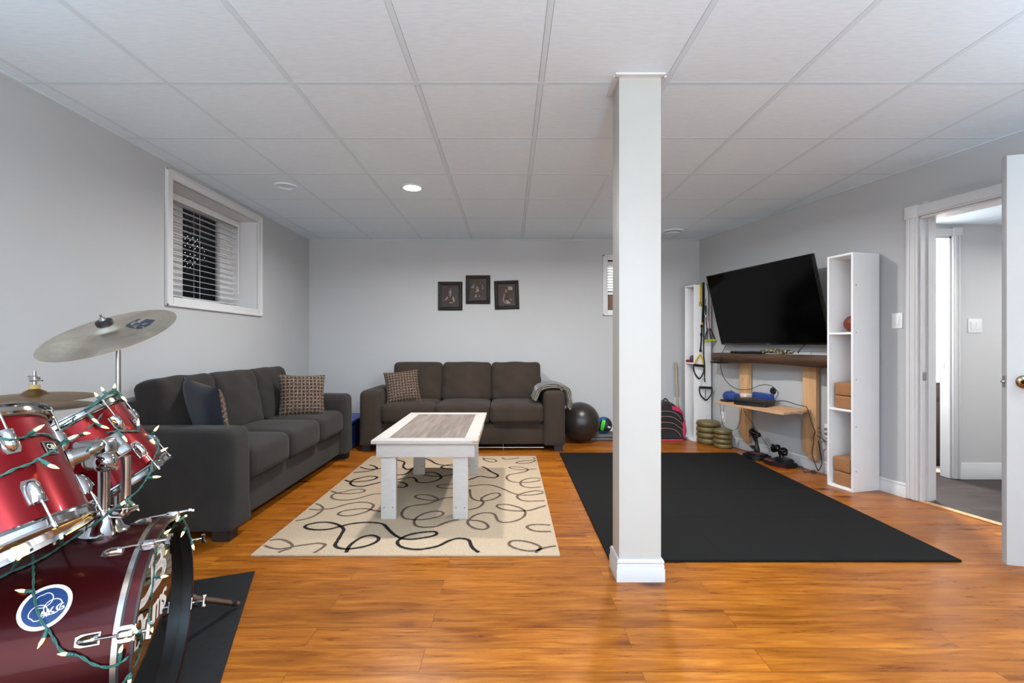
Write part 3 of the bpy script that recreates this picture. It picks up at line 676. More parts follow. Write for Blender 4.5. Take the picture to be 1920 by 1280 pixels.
plate('wall_outlet', 'white wall outlet above the olive weight stack', 'outlet', wallM(.47, .30), .07, .115, 'outlet')
plate('wall_outlet', 'white outlet box on the back wall behind the backpack', 'outlet', Matrix.Translation((2.07, YB - .001, .42)) @ Matrix.Diagonal((1, -1, 1, 1)), .075, .115, 'outlet')

# ceiling fixtures
for i, (x, y) in enumerate(POT):
    lab = ['bright lit recessed ceiling light near the back sofa', 'lit recessed ceiling light hidden behind the pillar', 'lit recessed ceiling light above the camera on the left', 'lit recessed ceiling light above the camera on the right', 'lit recessed ceiling light near the open door'][i]
    t = thing('ceiling_light', lab, 'ceiling light', (x, y, CEIL))
    MB().lathe([(.071, .004), (.071, -.004), (.088, -.006), (.094, -.001), (.094, .004)], Matrix.Translation((x, y, CEIL)), 40).build('trim_ring', mTRIM, t)
    MB().lathe([(0, -.0025), (.072, -.0025), (.072, .003), (0, .003)], Matrix.Translation((x, y, CEIL)), 40).build('lens', mLAMP, t)
x, y = -1.805, 3.765; t = thing('ceiling_fixture', 'unlit white round recessed ceiling fixture near the left window', 'ceiling fixture', (x, y, CEIL))
MB().lathe([(.058, .02), (.060, -.003), (.070, -.008), (.084, -.008), (.092, .001), (.092, .006)], Matrix.Translation((x, y, CEIL)), 40).build('trim_ring', mTBAR, t)
MB().lathe([(0, .004), (.060, .004), (.060, .006), (0, .006)], Matrix.Translation((x, y, CEIL)), 40).build('lens', mat('unlit_lens', (176, 176, 178), .5), t)
x, y = 1.857, 5.257; t = thing('ceiling_vent', 'white round ceiling air diffuser in the far right corner', 'vent', (x, y, CEIL))
MB().lathe([(.060, .004), (.075, -.012), (.112, -.014), (.118, -.006), (.118, .006)], Matrix.Translation((x, y, CEIL)), 40).build('outer_ring', mTBAR, t)
MB().lathe([(0, -.034), (.070, -.032), (.080, -.022), (.060, -.014), (.02, .004), (0, .004)], Matrix.Translation((x, y, CEIL)), 40).build('centre_cone', mTBAR, t)

# ---------------------------------------------------------------- sofas
def sofa(name, label, M, W_, D_, fab, seed, leans=(0, 0, 0), bar=False):
    # local: x along the seat, y from front (0) to back, z up
    t = thing(name, label, 'sofa', M=M); aw = .222; zb = .066; ah = .64; X = lambda x, y, z: M @ Matrix.Translation((x, y, z))
    m = MB(); m.soft((W_ - 2 * aw + .02, D_ - .06, .225), .02, X(W_ / 2, D_ / 2 + .025, zb + .1125), n=6); m.build('base', fab, t)
    for x, s in ((aw / 2, 1), (W_ - aw / 2, -1)):
        m = MB(); m.soft((aw, D_, ah - zb), .054, X(x, D_ / 2, (ah + zb) / 2), (.004, .005, .004), n=16, rb=.016); m.build('arm', fab, t)
    m = MB(); m.soft((W_ - 2 * aw + .03, .17, .72), .05, X(W_ / 2, D_ - .09, .07 + .36), n=8); m.build('back', fab, t)
    cw = (W_ - 2 * aw) / 3
    for k in range(3):
        m = MB(); m.soft((cw - .006, .60, .20), .045, X(aw + cw * (k + .5), .315, .393), (.003, .014, .020), n=12, seed=seed + k); m.build('seat_cushion', fab, t)
    for k in range(3):
        m = MB(); Mx = X(aw + cw * (k + .5), .615, .68) @ Matrix.Rotation(R(-15 + leans[k]), 4, 'X')
        m.soft((cw - .004, .19, .46), .050, Mx, (.003, .034, .008), n=18, wr=.007, seed=seed + 10 + k); m.build('back_cushion', fab, t)
    for x in (.07, W_ - .07):
        for y in (.075, D_ - .09):
            m = MB(); m.prism([(x - .045, y - .05), (x + .045, y - .05), (x + .045, y + .05), (x - .045, y + .05)], zb + .012, M, bev=.004); m.build('foot', mDKWOOD, t)
    if bar:
        m = MB(); m.cyl(X(aw, .05, .038).translation, X(W_ - aw, .05, .038).translation, .006, seg=8)
        for k in range(1, 4): p = X(aw + (W_ - 2 * aw) * k / 4, .05, .0).translation; m.cyl(p, p + Vector((0, 0, .07)), .004, seg=8)
        m.build('metal_bar', mWING, t)
    return t
sofa('three_seat_sofa', 'brown grey three seat sofa against the back wall facing the camera', Matrix.Translation((-1.572, 4.87, 0)), 2.165, .80, mSOFA, 3, (1.2, -.8, .4), True)
sofa('three_seat_sofa', 'darker toned three seat sofa along the left wall under the window', Matrix.Translation((-1.572, 2.63, 0)) @ Matrix.Rotation(R(90), 4, 'Z'), 2.06, .80, mSOFA2, 21, (0, 1, -1))

def throw_pillow(label, c, nrm, up, w, mi2=None, tilt=0):
    z = Vector(nrm).normalized(); y = Vector(up); y = (y - z * y.dot(z)).normalized(); x = y.cross(z)
    M = Matrix((x, y, z)).transposed().to_4x4(); M.translation = c; M = M @ Matrix.Rotation(R(tilt), 4, 'Z')
    m = MB(); m.pillow(w, w, .13, M, 0, 1 if mi2 else None); o = m.build('throw_pillow', [mTWEED, mNAVY], loc=c); return tag(o, label, 'throw pillow', 'tweed throw pillows on the sofas')
throw_pillow('tweed throw pillow seen edge on behind the near arm of the left sofa', (-1.955, 3.005, .685), (.52, .84, .22), (.12, .1, 1), .42, True, 4)
throw_pillow('tweed throw pillow standing at the far end of the left sofa', (-1.845, 4.155, .668), (.55, -.80, .26), (0, 0, 1), .39, None, -3)
throw_pillow('tweed throw pillow leaning in the left corner of the brown sofa', (-1.165, 5.10, .660), (.22, -.92, .36), (0, 0, 1), .375, None, 6)

# folded throw over the right arm of the back sofa
px = [(.296, .525), (.320, .580), (.346, .628), (.392, .653), (.47, .659), (.55, .654), (.600, .630), (.618, .58), (.624, .52), (.621, .455)]
t = thing('throw_blanket', 'folded grey throw draped over the right arm of the brown sofa', 'blanket', (.47, 5.1, .66))
def sheet(y0, y1, off, th, mats, name, parent, y_w=0):
    m = MB(); P = spline([(x, 0, z) for x, z in px], 5); rows = []
    for i, p in enumerate(P):
        a, b = P[max(i - 1, 0)], P[min(i + 1, len(P) - 1)]; tn = (b - a).normalized(); nn = Vector((-tn.z, 0, tn.x)); sw = math.sin(i * .55 + off * 90) * .004
        q0 = p + nn * off; q1 = p + nn * (off + th + sw); ya = y0 + math.sin(i * .4 + off * 50) * y_w
        rows.append([m.bm.verts.new(v) for v in ((q0.x, ya, q0.z), (q1.x, ya - .004, q1.z), (q1.x, y1, q1.z), (q0.x, y1, q0.z))])
    for a, b in zip(rows, rows[1:]):
        for k in range(4): m._f([a[k], a[(k + 1) % 4], b[(k + 1) % 4], b[k]], 0)
    m._f(rows[0], 0); m._f(rows[-1][::-1], 0); return m.build(name, mats, parent, 50)
sheet(4.93, 5.33, .0, .014, mTHROW, 'lower_fold', t, .006); sheet(4.915, 5.345, .017, .014, mTHROW, 'middle_fold', t, .008); sheet(4.925, 5.34, .034, .014, mTHROW, 'upper_fold', t, .008)
m = MB()
for off in (.015, .033):
    P = spline([(x, 0, z) for x, z in px], 4); Q = []
    for i, p in enumerate(P):
        a, b = P[max(i - 1, 0)], P[min(i + 1, len(P) - 1)]; tn = (b - a).normalized(); nn = Vector((-tn.z, 0, tn.x)); q = p + nn * (off + math.sin(i * .8 + off * 100) * .002); Q.append((q.x, 4.914 - .002, q.z))
    m.tube(Q, .0036, 6, smooth=False)
Q0 = Vector((.623, 4.912, .455)); m.tube([Q0 + Vector((.016, 0, .0)), Q0 + Vector((.024, 0, -.016)), Q0 + Vector((.033, 0, 0))], .0036, 6)
b = m.build('edge_binding', mTHROWE, t); b['label'] = 'pale bound edge of the throw'

# ---------------------------------------------------------------- rug with its swirls
RX0, RX1, RY0, RY1, RZ = -1.375, .274, 2.474, 4.665, .011
m = MB(); m.box((RX0, RY0, 0), (RX1, RY1, RZ), bev=.004)
def clipper(p): return RX0 + .012 <= p.x <= RX1 - .012 and RY0 + .018 <= p.y <= RY1 - .012
RUG_T = [[(-1.360,2.586),(-1.314,2.558),(-1.258,2.541),(-1.220,2.552),(-1.187,2.574),(-1.129,2.597),(-1.078,2.614),(-1.041,2.608),(-1.024,2.591),(-1.029,2.541),(-1.053,2.476)],
[(-1.361,2.649),(-1.335,2.667),(-1.292,2.661),(-1.240,2.626),(-1.204,2.586),(-1.199,2.552),(-1.222,2.525),(-1.254,2.476)],
[(-1.353,2.947),(-1.304,2.974),(-1.273,3.019),(-1.259,3.081),(-1.262,3.155),(-1.295,3.215),(-1.356,3.268)],
[(-1.354,3.155),(-1.290,3.143),(-1.253,3.155),(-1.200,3.172),(-1.159,3.224),(-1.114,3.268),(-1.048,3.295),(-0.981,3.277),(-0.940,3.232),(-0.935,3.163),(-0.953,3.106),(-0.996,3.058),(-1.050,3.031),(-1.100,3.042),(-1.125,3.066),(-1.114,3.114),(-1.060,3.147),(-1.001,3.163),(-0.958,3.160),(-0.901,3.127),(-0.849,3.111),(-0.805,3.122),(-0.769,3.163)],
[(-1.357,3.551),(-1.308,3.509),(-1.252,3.482),(-1.187,3.482),(-1.133,3.499),(-1.103,3.530),(-1.103,3.562),(-1.150,3.592),(-1.204,3.572),(-1.259,3.519),(-1.303,3.478),(-1.307,3.428),(-1.275,3.370),(-1.220,3.341),(-1.157,3.341),(-1.103,3.366),(-1.056,3.418),(-1.018,3.464),(-0.952,3.484),(-0.891,3.478)],
[(-0.381,3.411),(-0.406,3.401),(-0.468,3.381),(-0.507,3.342),(-0.570,3.337),(-0.639,3.362),(-0.686,3.405),(-0.675,3.451),(-0.625,3.461),(-0.558,3.421),(-0.509,3.352),(-0.527,3.308),(-0.569,3.259),(-0.639,3.232),(-0.693,3.196),(-0.711,3.128),(-0.703,3.054),(-0.671,2.992),(-0.621,2.969),(-0.563,2.965),(-0.504,2.984),(-0.453,3.023),(-0.432,3.071),(-0.454,3.108),(-0.502,3.115),(-0.555,3.079),(-0.590,3.015),(-0.598,2.939),(-0.576,2.874),(-0.535,2.846),(-0.481,2.846),(-0.440,2.860),(-0.403,2.910),(-0.358,2.951),(-0.319,2.962)],
[(0.252,4.172),(0.204,4.163),(0.163,4.143),(0.100,4.149),(0.029,4.184),(0.005,4.223),(0.045,4.245),(0.118,4.223),(0.168,4.163),(0.153,4.096),(0.090,4.040),(0.012,3.993),(-0.018,3.926),(-0.010,3.848),(0.026,3.786),(0.091,3.762),(0.163,3.769),(0.230,3.803),(0.266,3.848),(0.242,3.887),(0.183,3.887),(0.122,3.836),(0.094,3.762),(0.103,3.679),(0.150,3.633),(0.198,3.629),(0.263,3.656)],
[(-0.431,3.611),(-0.493,3.611),(-0.544,3.633),(-0.565,3.679),(-0.513,3.709),(-0.443,3.714),(-0.383,3.679),(-0.308,3.667),(-0.236,3.697),(-0.158,3.697),(-0.094,3.656),(-0.023,3.567),(0.031,3.492),(0.090,3.451),(0.162,3.451),(0.230,3.478),(0.263,3.513),(0.241,3.545),(0.187,3.545),(0.118,3.503),(0.070,3.451),(0.062,3.401),(0.087,3.342),(0.137,3.314),(0.201,3.320),(0.264,3.324)],
[(-0.301,3.589),(-0.287,3.461),(-0.268,3.381),(-0.232,3.333),(-0.186,3.320),(-0.130,3.342),(-0.087,3.391),(-0.063,3.451),(-0.083,3.496),(-0.123,3.486),(-0.167,3.441),(-0.197,3.381),(-0.193,3.324),(-0.178,3.286),(-0.188,3.232),(-0.215,3.179),(-0.264,3.145),(-0.313,3.128)],
[(0.263,3.232),(0.204,3.183),(0.147,3.136),(0.087,3.120),(0.015,3.128),(-0.051,3.162),(-0.082,3.205),(-0.071,3.241),(-0.021,3.250),(0.041,3.214),(0.094,3.153),(0.110,3.087),(0.096,3.015),(0.060,2.962),(0.009,2.925),(-0.041,2.922),(-0.070,2.954),(-0.083,3.015),(-0.096,3.062),(-0.132,3.087),(-0.179,3.079),(-0.223,3.039),(-0.250,2.977),(-0.260,2.932),(-0.244,2.874),(-0.207,2.826),(-0.163,2.809),(-0.132,2.826),(-0.128,2.867),(-0.153,2.917),(-0.194,2.947),(-0.251,2.957)],
[(0.270,2.874),(0.218,2.884),(0.152,2.884),(0.112,2.853),(0.132,2.805),(0.178,2.779),(0.263,2.779)],
[(0.262,2.580),(0.219,2.566),(0.178,2.543),(0.142,2.519),(0.090,2.521),(0.032,2.554),(0.001,2.600),(0.018,2.644),(0.069,2.647),(0.123,2.623),(0.166,2.583),(0.174,2.554),(0.152,2.510),(0.137,2.463)],
[(-0.249,4.588),(-0.236,4.500),(-0.172,4.415),(-0.122,4.431),(-0.132,4.500),(-0.186,4.541),(-0.246,4.541)],
[(-0.065,4.588),(-0.038,4.527),(0.040,4.534),(0.102,4.588)],
[(0.242,4.588),(0.263,4.500),(0.224,4.415),(0.147,4.365),(0.072,4.382),(0.098,4.431),(0.176,4.472),(0.263,4.493)]]
RUG_K = [[(-0.868,2.473),(-0.883,2.563),(-0.874,2.637),(-0.845,2.703),(-0.799,2.722),(-0.755,2.691),(-0.747,2.643),(-0.776,2.591),(-0.824,2.558),(-0.880,2.541),(-0.932,2.552),(-0.966,2.586),(-0.975,2.643),(-0.986,2.740),(-0.996,2.805),(-1.034,2.859),(-1.087,2.901),(-1.144,2.922),(-1.202,2.915),(-1.244,2.887),(-1.251,2.852),(-1.215,2.818),(-1.155,2.803),(-1.091,2.812),(-1.045,2.845),(-0.986,2.894),(-0.912,2.918),(-0.840,2.915),(-0.777,2.887),(-0.724,2.805),(-0.675,2.734),(-0.634,2.691),(-0.600,2.673),(-0.553,2.668),(-0.490,2.689),(-0.443,2.714),(-0.425,2.746),(-0.442,2.775),(-0.484,2.772),(-0.549,2.753),(-0.599,2.714),(-0.627,2.659),(-0.627,2.617),(-0.597,2.571),(-0.546,2.543),(-0.487,2.535),(-0.432,2.554),(-0.387,2.583),(-0.345,2.641),(-0.299,2.677),(-0.252,2.673),(-0.225,2.647),(-0.209,2.583),(-0.186,2.532),(-0.139,2.473)],
[(-1.349,3.833),(-1.307,3.793),(-1.246,3.781),(-1.174,3.801),(-1.122,3.842),(-1.103,3.893),(-1.133,3.934),(-1.193,3.934),(-1.244,3.888),(-1.282,3.825),(-1.279,3.753),(-1.245,3.694),(-1.184,3.656),(-1.134,3.671),(-1.092,3.717),(-1.036,3.769),(-0.981,3.801),(-0.923,3.836),(-0.865,3.887),(-0.808,3.900),(-0.768,3.848),(-0.748,3.786),(-0.692,3.754),(-0.624,3.779),(-0.577,3.848),(-0.570,3.926),(-0.618,4.020),(-0.686,4.062),(-0.746,4.006),(-0.668,3.952),(-0.589,3.931),(-0.518,3.966),(-0.447,4.006)],
[(-1.355,4.055),(-1.289,4.074),(-1.230,4.108),(-1.192,4.166),(-1.192,4.204),(-1.238,4.270),(-1.291,4.311)],
[(-1.357,4.240),(-1.292,4.183),(-1.238,4.160),(-1.192,4.166),(-1.145,4.195),(-1.092,4.234)],
[(-0.247,4.254),(-0.204,4.193),(-0.160,4.090),(-0.102,3.993),(-0.093,3.939),(-0.122,3.900),(-0.175,3.905),(-0.236,3.939),(-0.272,3.913),(-0.323,3.848),(-0.383,3.823)],
[(-0.833,4.570),(-0.757,4.482),(-0.688,4.365),(-0.612,4.301),(-0.509,4.270),(-0.439,4.223)],
[(-0.452,4.349),(-0.517,4.333),(-0.579,4.301),(-0.615,4.239),(-0.578,4.178),(-0.495,4.149),(-0.433,4.163)],
[(-0.958,3.979),(-0.904,3.993),(-0.873,4.062),(-0.867,4.149),(-0.849,4.254),(-0.809,4.301)],
[(-1.083,4.500),(-1.003,4.431),(-0.980,4.365),(-0.967,4.254),(-0.918,4.163),(-0.867,4.149)],
[(-0.952,3.762),(-0.908,3.774),(-0.859,3.762),(-0.807,3.691),(-0.822,3.633),(-0.874,3.644)]]
lift = .0004
for group, mi in ((RUG_T, 2), (RUG_K, 1)):
    for l in group:
        P = spline([(x, y, RZ) for x, y in l], 6); run = []
        for p in P + [None]:
            if p is not None and clipper(p): run.append(p)
            else:
                if len(run) > 2: m.ribbon(run, .021 if mi == 1 else .0185, mi=mi, lift=lift, smooth=False, jitter=.14); lift += .00003
                run = []
rug = m.build('area_rug', [mRUG, mRUGK, mRUGT], loc=((RX0 + RX1) / 2, (RY0 + RY1) / 2, 0)); tag(rug, 'cream area rug with black and taupe swirling loops under the coffee table', 'rug')

# ---------------------------------------------------------------- coffee table
tx0, tx1, ty0, ty1, tz = -.868, -.195, 2.922, 4.128, .524
t = thing('coffee_table', 'white painted coffee table with grey wood inset top on the rug', 'coffee table', ((tx0 + tx1) / 2, (ty0 + ty1) / 2, RZ))
fw = .090
m = MB(); m.box((tx0, ty0, tz - .022), (tx1, ty0 + fw, tz), bev=.003); m.box((tx0, ty1 - fw, tz - .022), (tx1, ty1, tz), bev=.003); m.box((tx0, ty0 + fw - .001, tz - .022), (tx0 + fw, ty1 - fw + .001, tz), bev=.003); m.box((tx1 - fw, ty0 + fw - .001, tz - .022), (tx1, ty1 - fw + .001, tz), bev=.003)
fr = m.build('top_frame', mTABW, t)
m = MB()
for k in range(9):
    y = ty0 + .002 + k * .05 * (1 + .4 * math.sin(k)); m.sphere((tx1 - .003, y, tz - .004 - .003 * math.sin(k * 2)), .011, 8, 6, sc=(.6, 2.2, .55))
m.sphere((tx1 - .02, ty0 + .004, tz - .006), .012, 8, 6, sc=(2.0, .6, .6)); c = m.build('chipped_edge', mBARE, fr); c['label'] = 'bare wood showing where the white paint is chipped'
MB().box((tx0 + fw - .002, ty0 + fw - .002, tz - .02), (tx1 - fw + .002, ty1 - fw + .002, tz - .002)).build('inset_panel', mGREYW, t)
m = MB(); ax0, ax1, ay0, ay1 = tx0 + .026, tx1 - .022, ty0 + .030, ty1 - .03
for a in ((ax0, ay0, ax1, ay0 + .022), (ax0, ay1 - .022, ax1, ay1), (ax0, ay0 + .022, ax0 + .022, ay1 - .022), (ax1 - .022, ay0 + .022, ax1, ay1 - .022)): m.box((a[0], a[1], .412), (a[2], a[3], tz - .0221), bev=.002)
m.build('apron', mTABW, t)
for lx in ((-.818, -.722), (-.358, -.262)):
    for ly in ((ay0 + .022, ay0 + .112), (ay1 - .112, ay1 - .022)):
        m = MB(); m.box((lx[0], ly[0], RZ + .0006), (lx[1], ly[0] + .038, tz - .023), bev=.003); m.box((lx[0], ly[0] + .0381, RZ + .0006), (lx[0] + .038, ly[1], tz - .023), bev=.003)
        g = m.build('leg', mTABW, t)
        m = MB()
        for x in (lx[0] + .02, lx[1] - .02): m.cyl((x, ly[0] - .0006, .085), (x, ly[0] + .002, .085), .0035, seg=10)
        m.build('screw', mBRASS, g)

# ---------------------------------------------------------------- floor mats
t = thing('exercise_mat', 'large black foam exercise mat around the pillar on the floor', 'exercise mat', (1.44, 3.6, 0))
X0, Y0, TS = .524, 2.409, .6075
def tile_outline(i, j):
    pts = []
    x0, y0, x1, y1 = X0 + i * TS, Y0 + j * .597, X0 + (i + 1) * TS, Y0 + (j + 1) * .597
    return x0, y0, x1, y1
for i in range(3):
    for j in range(4):
        x0, y0, x1, y1 = tile_outline(i, j); e = .00015
        m = MB(); hole = i == 0 and j == 0
        poly = [(x0 + e, y0 + e), (x1 - e, y0 + e), (x1 - e, y1 - e), (x0 + e, y1 - e)]
        m.prism(poly, .0125, bev=.0005); m.build('tile', mMAT, t)
ce = Vector((-1.26, 2.308, 0)); e1 = Vector((-.9304, -.3665, 0)); e2 = Vector((.3665, -.9304, 0))
Mx = Matrix((e2, -e1, Vector((0, 0, 1)))).transposed().to_4x4(); Mx.translation = ce
m = MB(); m.box((0, -1.12, 0), (2.1, 0, .006), Matrix((e2, -e1, Vector((0, 0, 1)))).transposed().to_4x4() if False else Mx, bev=.002)
tag(m.build('drum_mat', mMAT2, loc=ce), 'black vinyl mat under the drum kit on the floor', 'floor mat')

# ---------------------------------------------------------------- right corner by the sofa
t = MB().sphere((.826, 5.395, .2285), .228, 48, 32).build('exercise_ball', mBALL, loc=(.826, 5.395, 0)); tag(t, 'large dark grey exercise ball beside the brown sofa arm', 'exercise ball')
m = MB(); m.soft((.60, .26, .034), .012, Matrix.Translation((1.255, 5.575, .0172)), n=6); m.soft((.60, .255, .034), .012, Matrix.Translation((1.255, 5.575, .052)), n=6)
tag(m.build('folded_mat', mGREYMAT, loc=(1.255, 5.575, 0)), 'folded grey exercise mat lying by the back wall', 'exercise mat')
t = thing('medicine_ball', 'small navy and green ball on the folded grey mat', 'ball', (1.138, 5.56, .069))
bc = Vector((1.138, 5.56, .069 + .0965)); Mz = Matrix.Rotation(R(38), 3, 'Y') @ Matrix.Rotation(R(20), 3, 'X')
MB().sphere(bc, .0955, 32, 24, M=Mz).build('core', mNAVYP, t)
def band(name, mt, Mr, th, h0, h1, f0=0, f1=360, r=.0972):
    m = MB(); n = 40; rows = []
    for i in range(n + 1):
        a = R(f0 + (f1 - f0) * i / n); rows.append([m.bm.verts.new(bc + Mr @ Vector((math.cos(a) * math.cos(R(h)), math.sin(a) * math.cos(R(h)), math.sin(R(h)))) * r) for h in [h0 + (h1 - h0) * q / 6 for q in range(7)]])
    for a, b in zip(rows, rows[1:]):
        for q in range(6): m._f([a[q], b[q], b[q + 1], a[q + 1]], 0)
    return m.build(name, mt, t)
Mg = Matrix.Rotation(R(14), 3, 'Y') @ Matrix.Rotation(R(90), 3, 'Y')
band('green_stripe', mGREEN, Matrix.Rotation(R(12), 3, 'Y'), 0, -38, 42, 236, 262)
band('blue_panel', mTEAL, Matrix.Rotation(R(-20), 3, 'Y'), 0, 46, 72, 200, 330, .0968)
band('blue_panel', mTEAL, Matrix.Rotation(R(0), 3, 'Y'), 0, -70, -40, 215, 300, .0968)
band('white_marking', mWHITE, Matrix.Rotation(R(20), 3, 'Y'), 0, -4, 8, 285, 312, .0974)

# blue tub between the sofas
t = thing('storage_tub', 'dark blue storage tub in the corner between the sofas', 'tub', (-1.93, 5.15, 0))
m = MB(); Mt = Matrix.Translation((-1.93, 5.2, 0)); m.prism([(-.255, -.30), (.255, -.30), (.255, .30), (-.255, .30)], .285, Mt, bev=.02); m.build('body', mTUB, t)
m = MB(); m.box((-.27, -.315, .286), (.27, .315, .315), Mt, bev=.01); l = m.build('lid', mat('blue_tub_lid', (28, 62, 140), .4), t); l['label'] = 'brighter blue lid'

# backpack
t = thing('backpack', 'black and pink backpack on the floor by the back wall', 'backpack', (1.90, 5.52, 0))
prof = [(-.2, .0), (.165, .0), (.18, .10), (.172, .22), (.15, .32), (.10, .385), (.02, .445), (-.03, .462), (-.09, .445), (-.16, .36), (-.2, .24)]
Mp = Matrix(((1, 0, 0, 1.885), (0, 0, 1, 5.44), (0, 1, 0, .004), (0, 0, 0, 1)))
m = MB(); m.prism(prof, .20, Mp, bev=.022); m.build('body', mBAG, t)
def bagarc(pts, r, mt, name): m = MB(); m.tube([(1.885 + x, 5.438 - d, .004 + z) for x, z, d in pts], r, 6); return m.build(name, mt, t)
for k, (z, w) in enumerate(((.335, .13), (.275, .15), (.205, .155), (.135, .13))):
    bagarc([(-.12, z + .005, .0), (-.04, z + .008, .002), (.04, z - .005, .002), (.10, z - .045, .002), (w, z - .09, 0)], .0028, mPIPE, 'piping')
m = MB(); m.prism([(.02, .405), (.10, .392), (.155, .33), (.168, .27), (.12, .335), (.03, .36)], .006, Matrix(((1, 0, 0, 1.885), (0, 0, 1, 5.436), (0, 1, 0, .004), (0, 0, 0, 1))), bev=.002); m.build('pink_panel', mPINK, t)
m = MB(); m.prism([(.15, .21), (.182, .24), (.186, .10), (.165, .01), (.150, .08)], .006, Matrix(((1, 0, 0, 1.885), (0, 0, 1, 5.436), (0, 1, 0, .004), (0, 0, 0, 1))), bev=.002); m.build('pink_panel', mPINK, t)
m = MB(); m.box((1.69, 5.425, .002), (2.04, 5.445, .018), bev=.004); m.build('pink_trim', mPINK, t)
m = MB(); m.tube([(2.065, 5.5, .02), (2.085, 5.49, .10), (2.08, 5.5, .18)], .012, 8); m.build('strap', mBAG, t)
m = MB(); m.tube([(1.82, 5.50, .455), (1.85, 5.50, .487), (1.885, 5.50, .458)], .008, 8); m.build('grab_handle', mBAG, t)

m = MB(); a = Vector((2.040, 5.60, .002)); b = Vector((2.035, 5.66, .912)); m.cyl(a, b, .0165, seg=18); tag(m.build('wooden_pole', mBEIGE, loc=a), 'beige pole standing in the corner beside the narrow white shelf', 'pole')

# ---------------------------------------------------------------- white shelf towers
def tower(label, s0, s1, p0, p1, H, shelves, screws):
    t = thing('shelf_tower', label, 'shelf', M=wallm(s0, p0, 0)); k = .016
    for a in ((s0, s0 + k), (s1 - k, s1)):
        sp = wbox(MB(), a[0], a[1], p0, p1, 0.001, H, .0015).build('side_panel', mSHELFW, t)
    if screws:
        m = MB()
        for z in screws: c = wp(s1, p1 - .03, z); m.cyl(c, c + Wd * .0015, .0045, seg=10); c = wp(s1, p0 + .06, z - .07)
        m.build('screw', mCHROMED, sp)
    wbox(MB(), s0 + k, s1 - k, p0, p1, H - k, H, .0015).build('top_panel', mSHELFW, t)
    wbox(MB(), s0 + k, s1 - k, p0, p1, .001, .02, .0015).build('bottom_panel', mSHELFW, t)
    wbox(MB(), s0 + k, s1 - k, p0, p0 + .006, .02, H - k).build('back_panel', mSHELFW, t)
    for z in shelves: wbox(MB(), s0 + k, s1 - k, p0 + .006, p1 - .001, z - k, z, .0015).build('shelf_board', mSHELFW, t)
    return t
tower('tall narrow white shelf tower right of the television, holding a basketball', 2.016, 2.232, .018, .277, 1.83, (.625, 1.222), (1.58, 1.22, .86, .50, .16))
tower('tall narrow white shelf tower in the back right corner with hanging straps', .135, .318, .045, .27, 1.82, (.915,), ())
def tan_block(label, s, p, z, h, rot, w=.145, d=.225):
    M = wallm(s, p, z) @ Matrix.Rotation(R(rot), 4, 'Z'); m = MB(); m.soft((w, d, h), .012, M @ Matrix.Translation((0, 0, h / 2)), n=6); tag(m.build('foam_block', mBLOCK, M=None) if False else m.build('foam_block', mBLOCK, loc=wp(s, p, z)), label, 'foam block', 'tan foam blocks in the right shelf tower')
tan_block('tan foam block on the middle shelf, upper of its stack', 2.135, .145, .625 + .103, .102, 0); tan_block('tan foam block on the middle shelf, lower of its stack', 2.135, .145, .6255, .102, 0)
tan_block('tan foam block at the tower bottom, upper of its stack', 2.128, .145, .0205 + .111, .110, 4, .15); tan_block('tan foam block at the tower bottom, lower of its stack', 2.130, .145, .0205, .110, 0, .15)
bc = wp(2.145, .165, 1.223 + .066); t = thing('basketball', 'small orange basketball on the upper shelf of the right tower', 'basketball', bc - Vector((0, 0, .066)))
MB().sphere(bc, .0655, 32, 24).build('ball', mBASK, t)
m = MB()
for ax in (Vector((0, 0, 1)), Wd, (Wd + Wn * .55).normalized()):
    F = frame(bc, ax); m.tube([F @ Vector((.0655 * math.cos(2 * pi * k / 24), .0655 * math.sin(2 * pi * k / 24), 0)) for k in range(24)], .0011, 6, closed=True, n=1)
m.build('seam', mBLACK, t)
# things on the left tower
t = thing('hand_weight', 'dark weight with purple end and red strap on the narrow tower shelf', 'weight', wp(.2, .2, .9155))
m = MB(); c = wp(.265, .20, .96); m.cyl(c - Wn * .05, c + Wn * .045, .022, seg=18); m.build('handle', mBLACK, t)
m = MB(); c = wp(.262, .245, .966); m.cyl(c - Wd * .02, c + Wd * .012, .034, seg=22); m.build('purple_end', mat('purple_plastic', (92, 74, 98), .5), t)
m = MB(); m.prism([(.15, .19), (.29, .19), (.29, .27), (.15, .275)], .03, MWALLM @ Matrix.Translation((0, 0, .9156)), bev=.01); m.build('strap', mat('dark_red_cloth', (140, 30, 44), .8), t)
m = MB(); 
for k in range(7): m.lathe([(0, 0), (.034, .001), (.04, .010), (.04, .016), (.034, .024), (0, .025)], Matrix.Translation(wp(.235, .155, .0205 + k * .0252)), 24)
tag(m.build('ribbed_roller', mat('grey_ribbed_plastic', (176, 178, 180), .4), loc=wp(.235, .155, .0205)), 'grey ribbed roller standing at the bottom of the corner tower', 'roller')

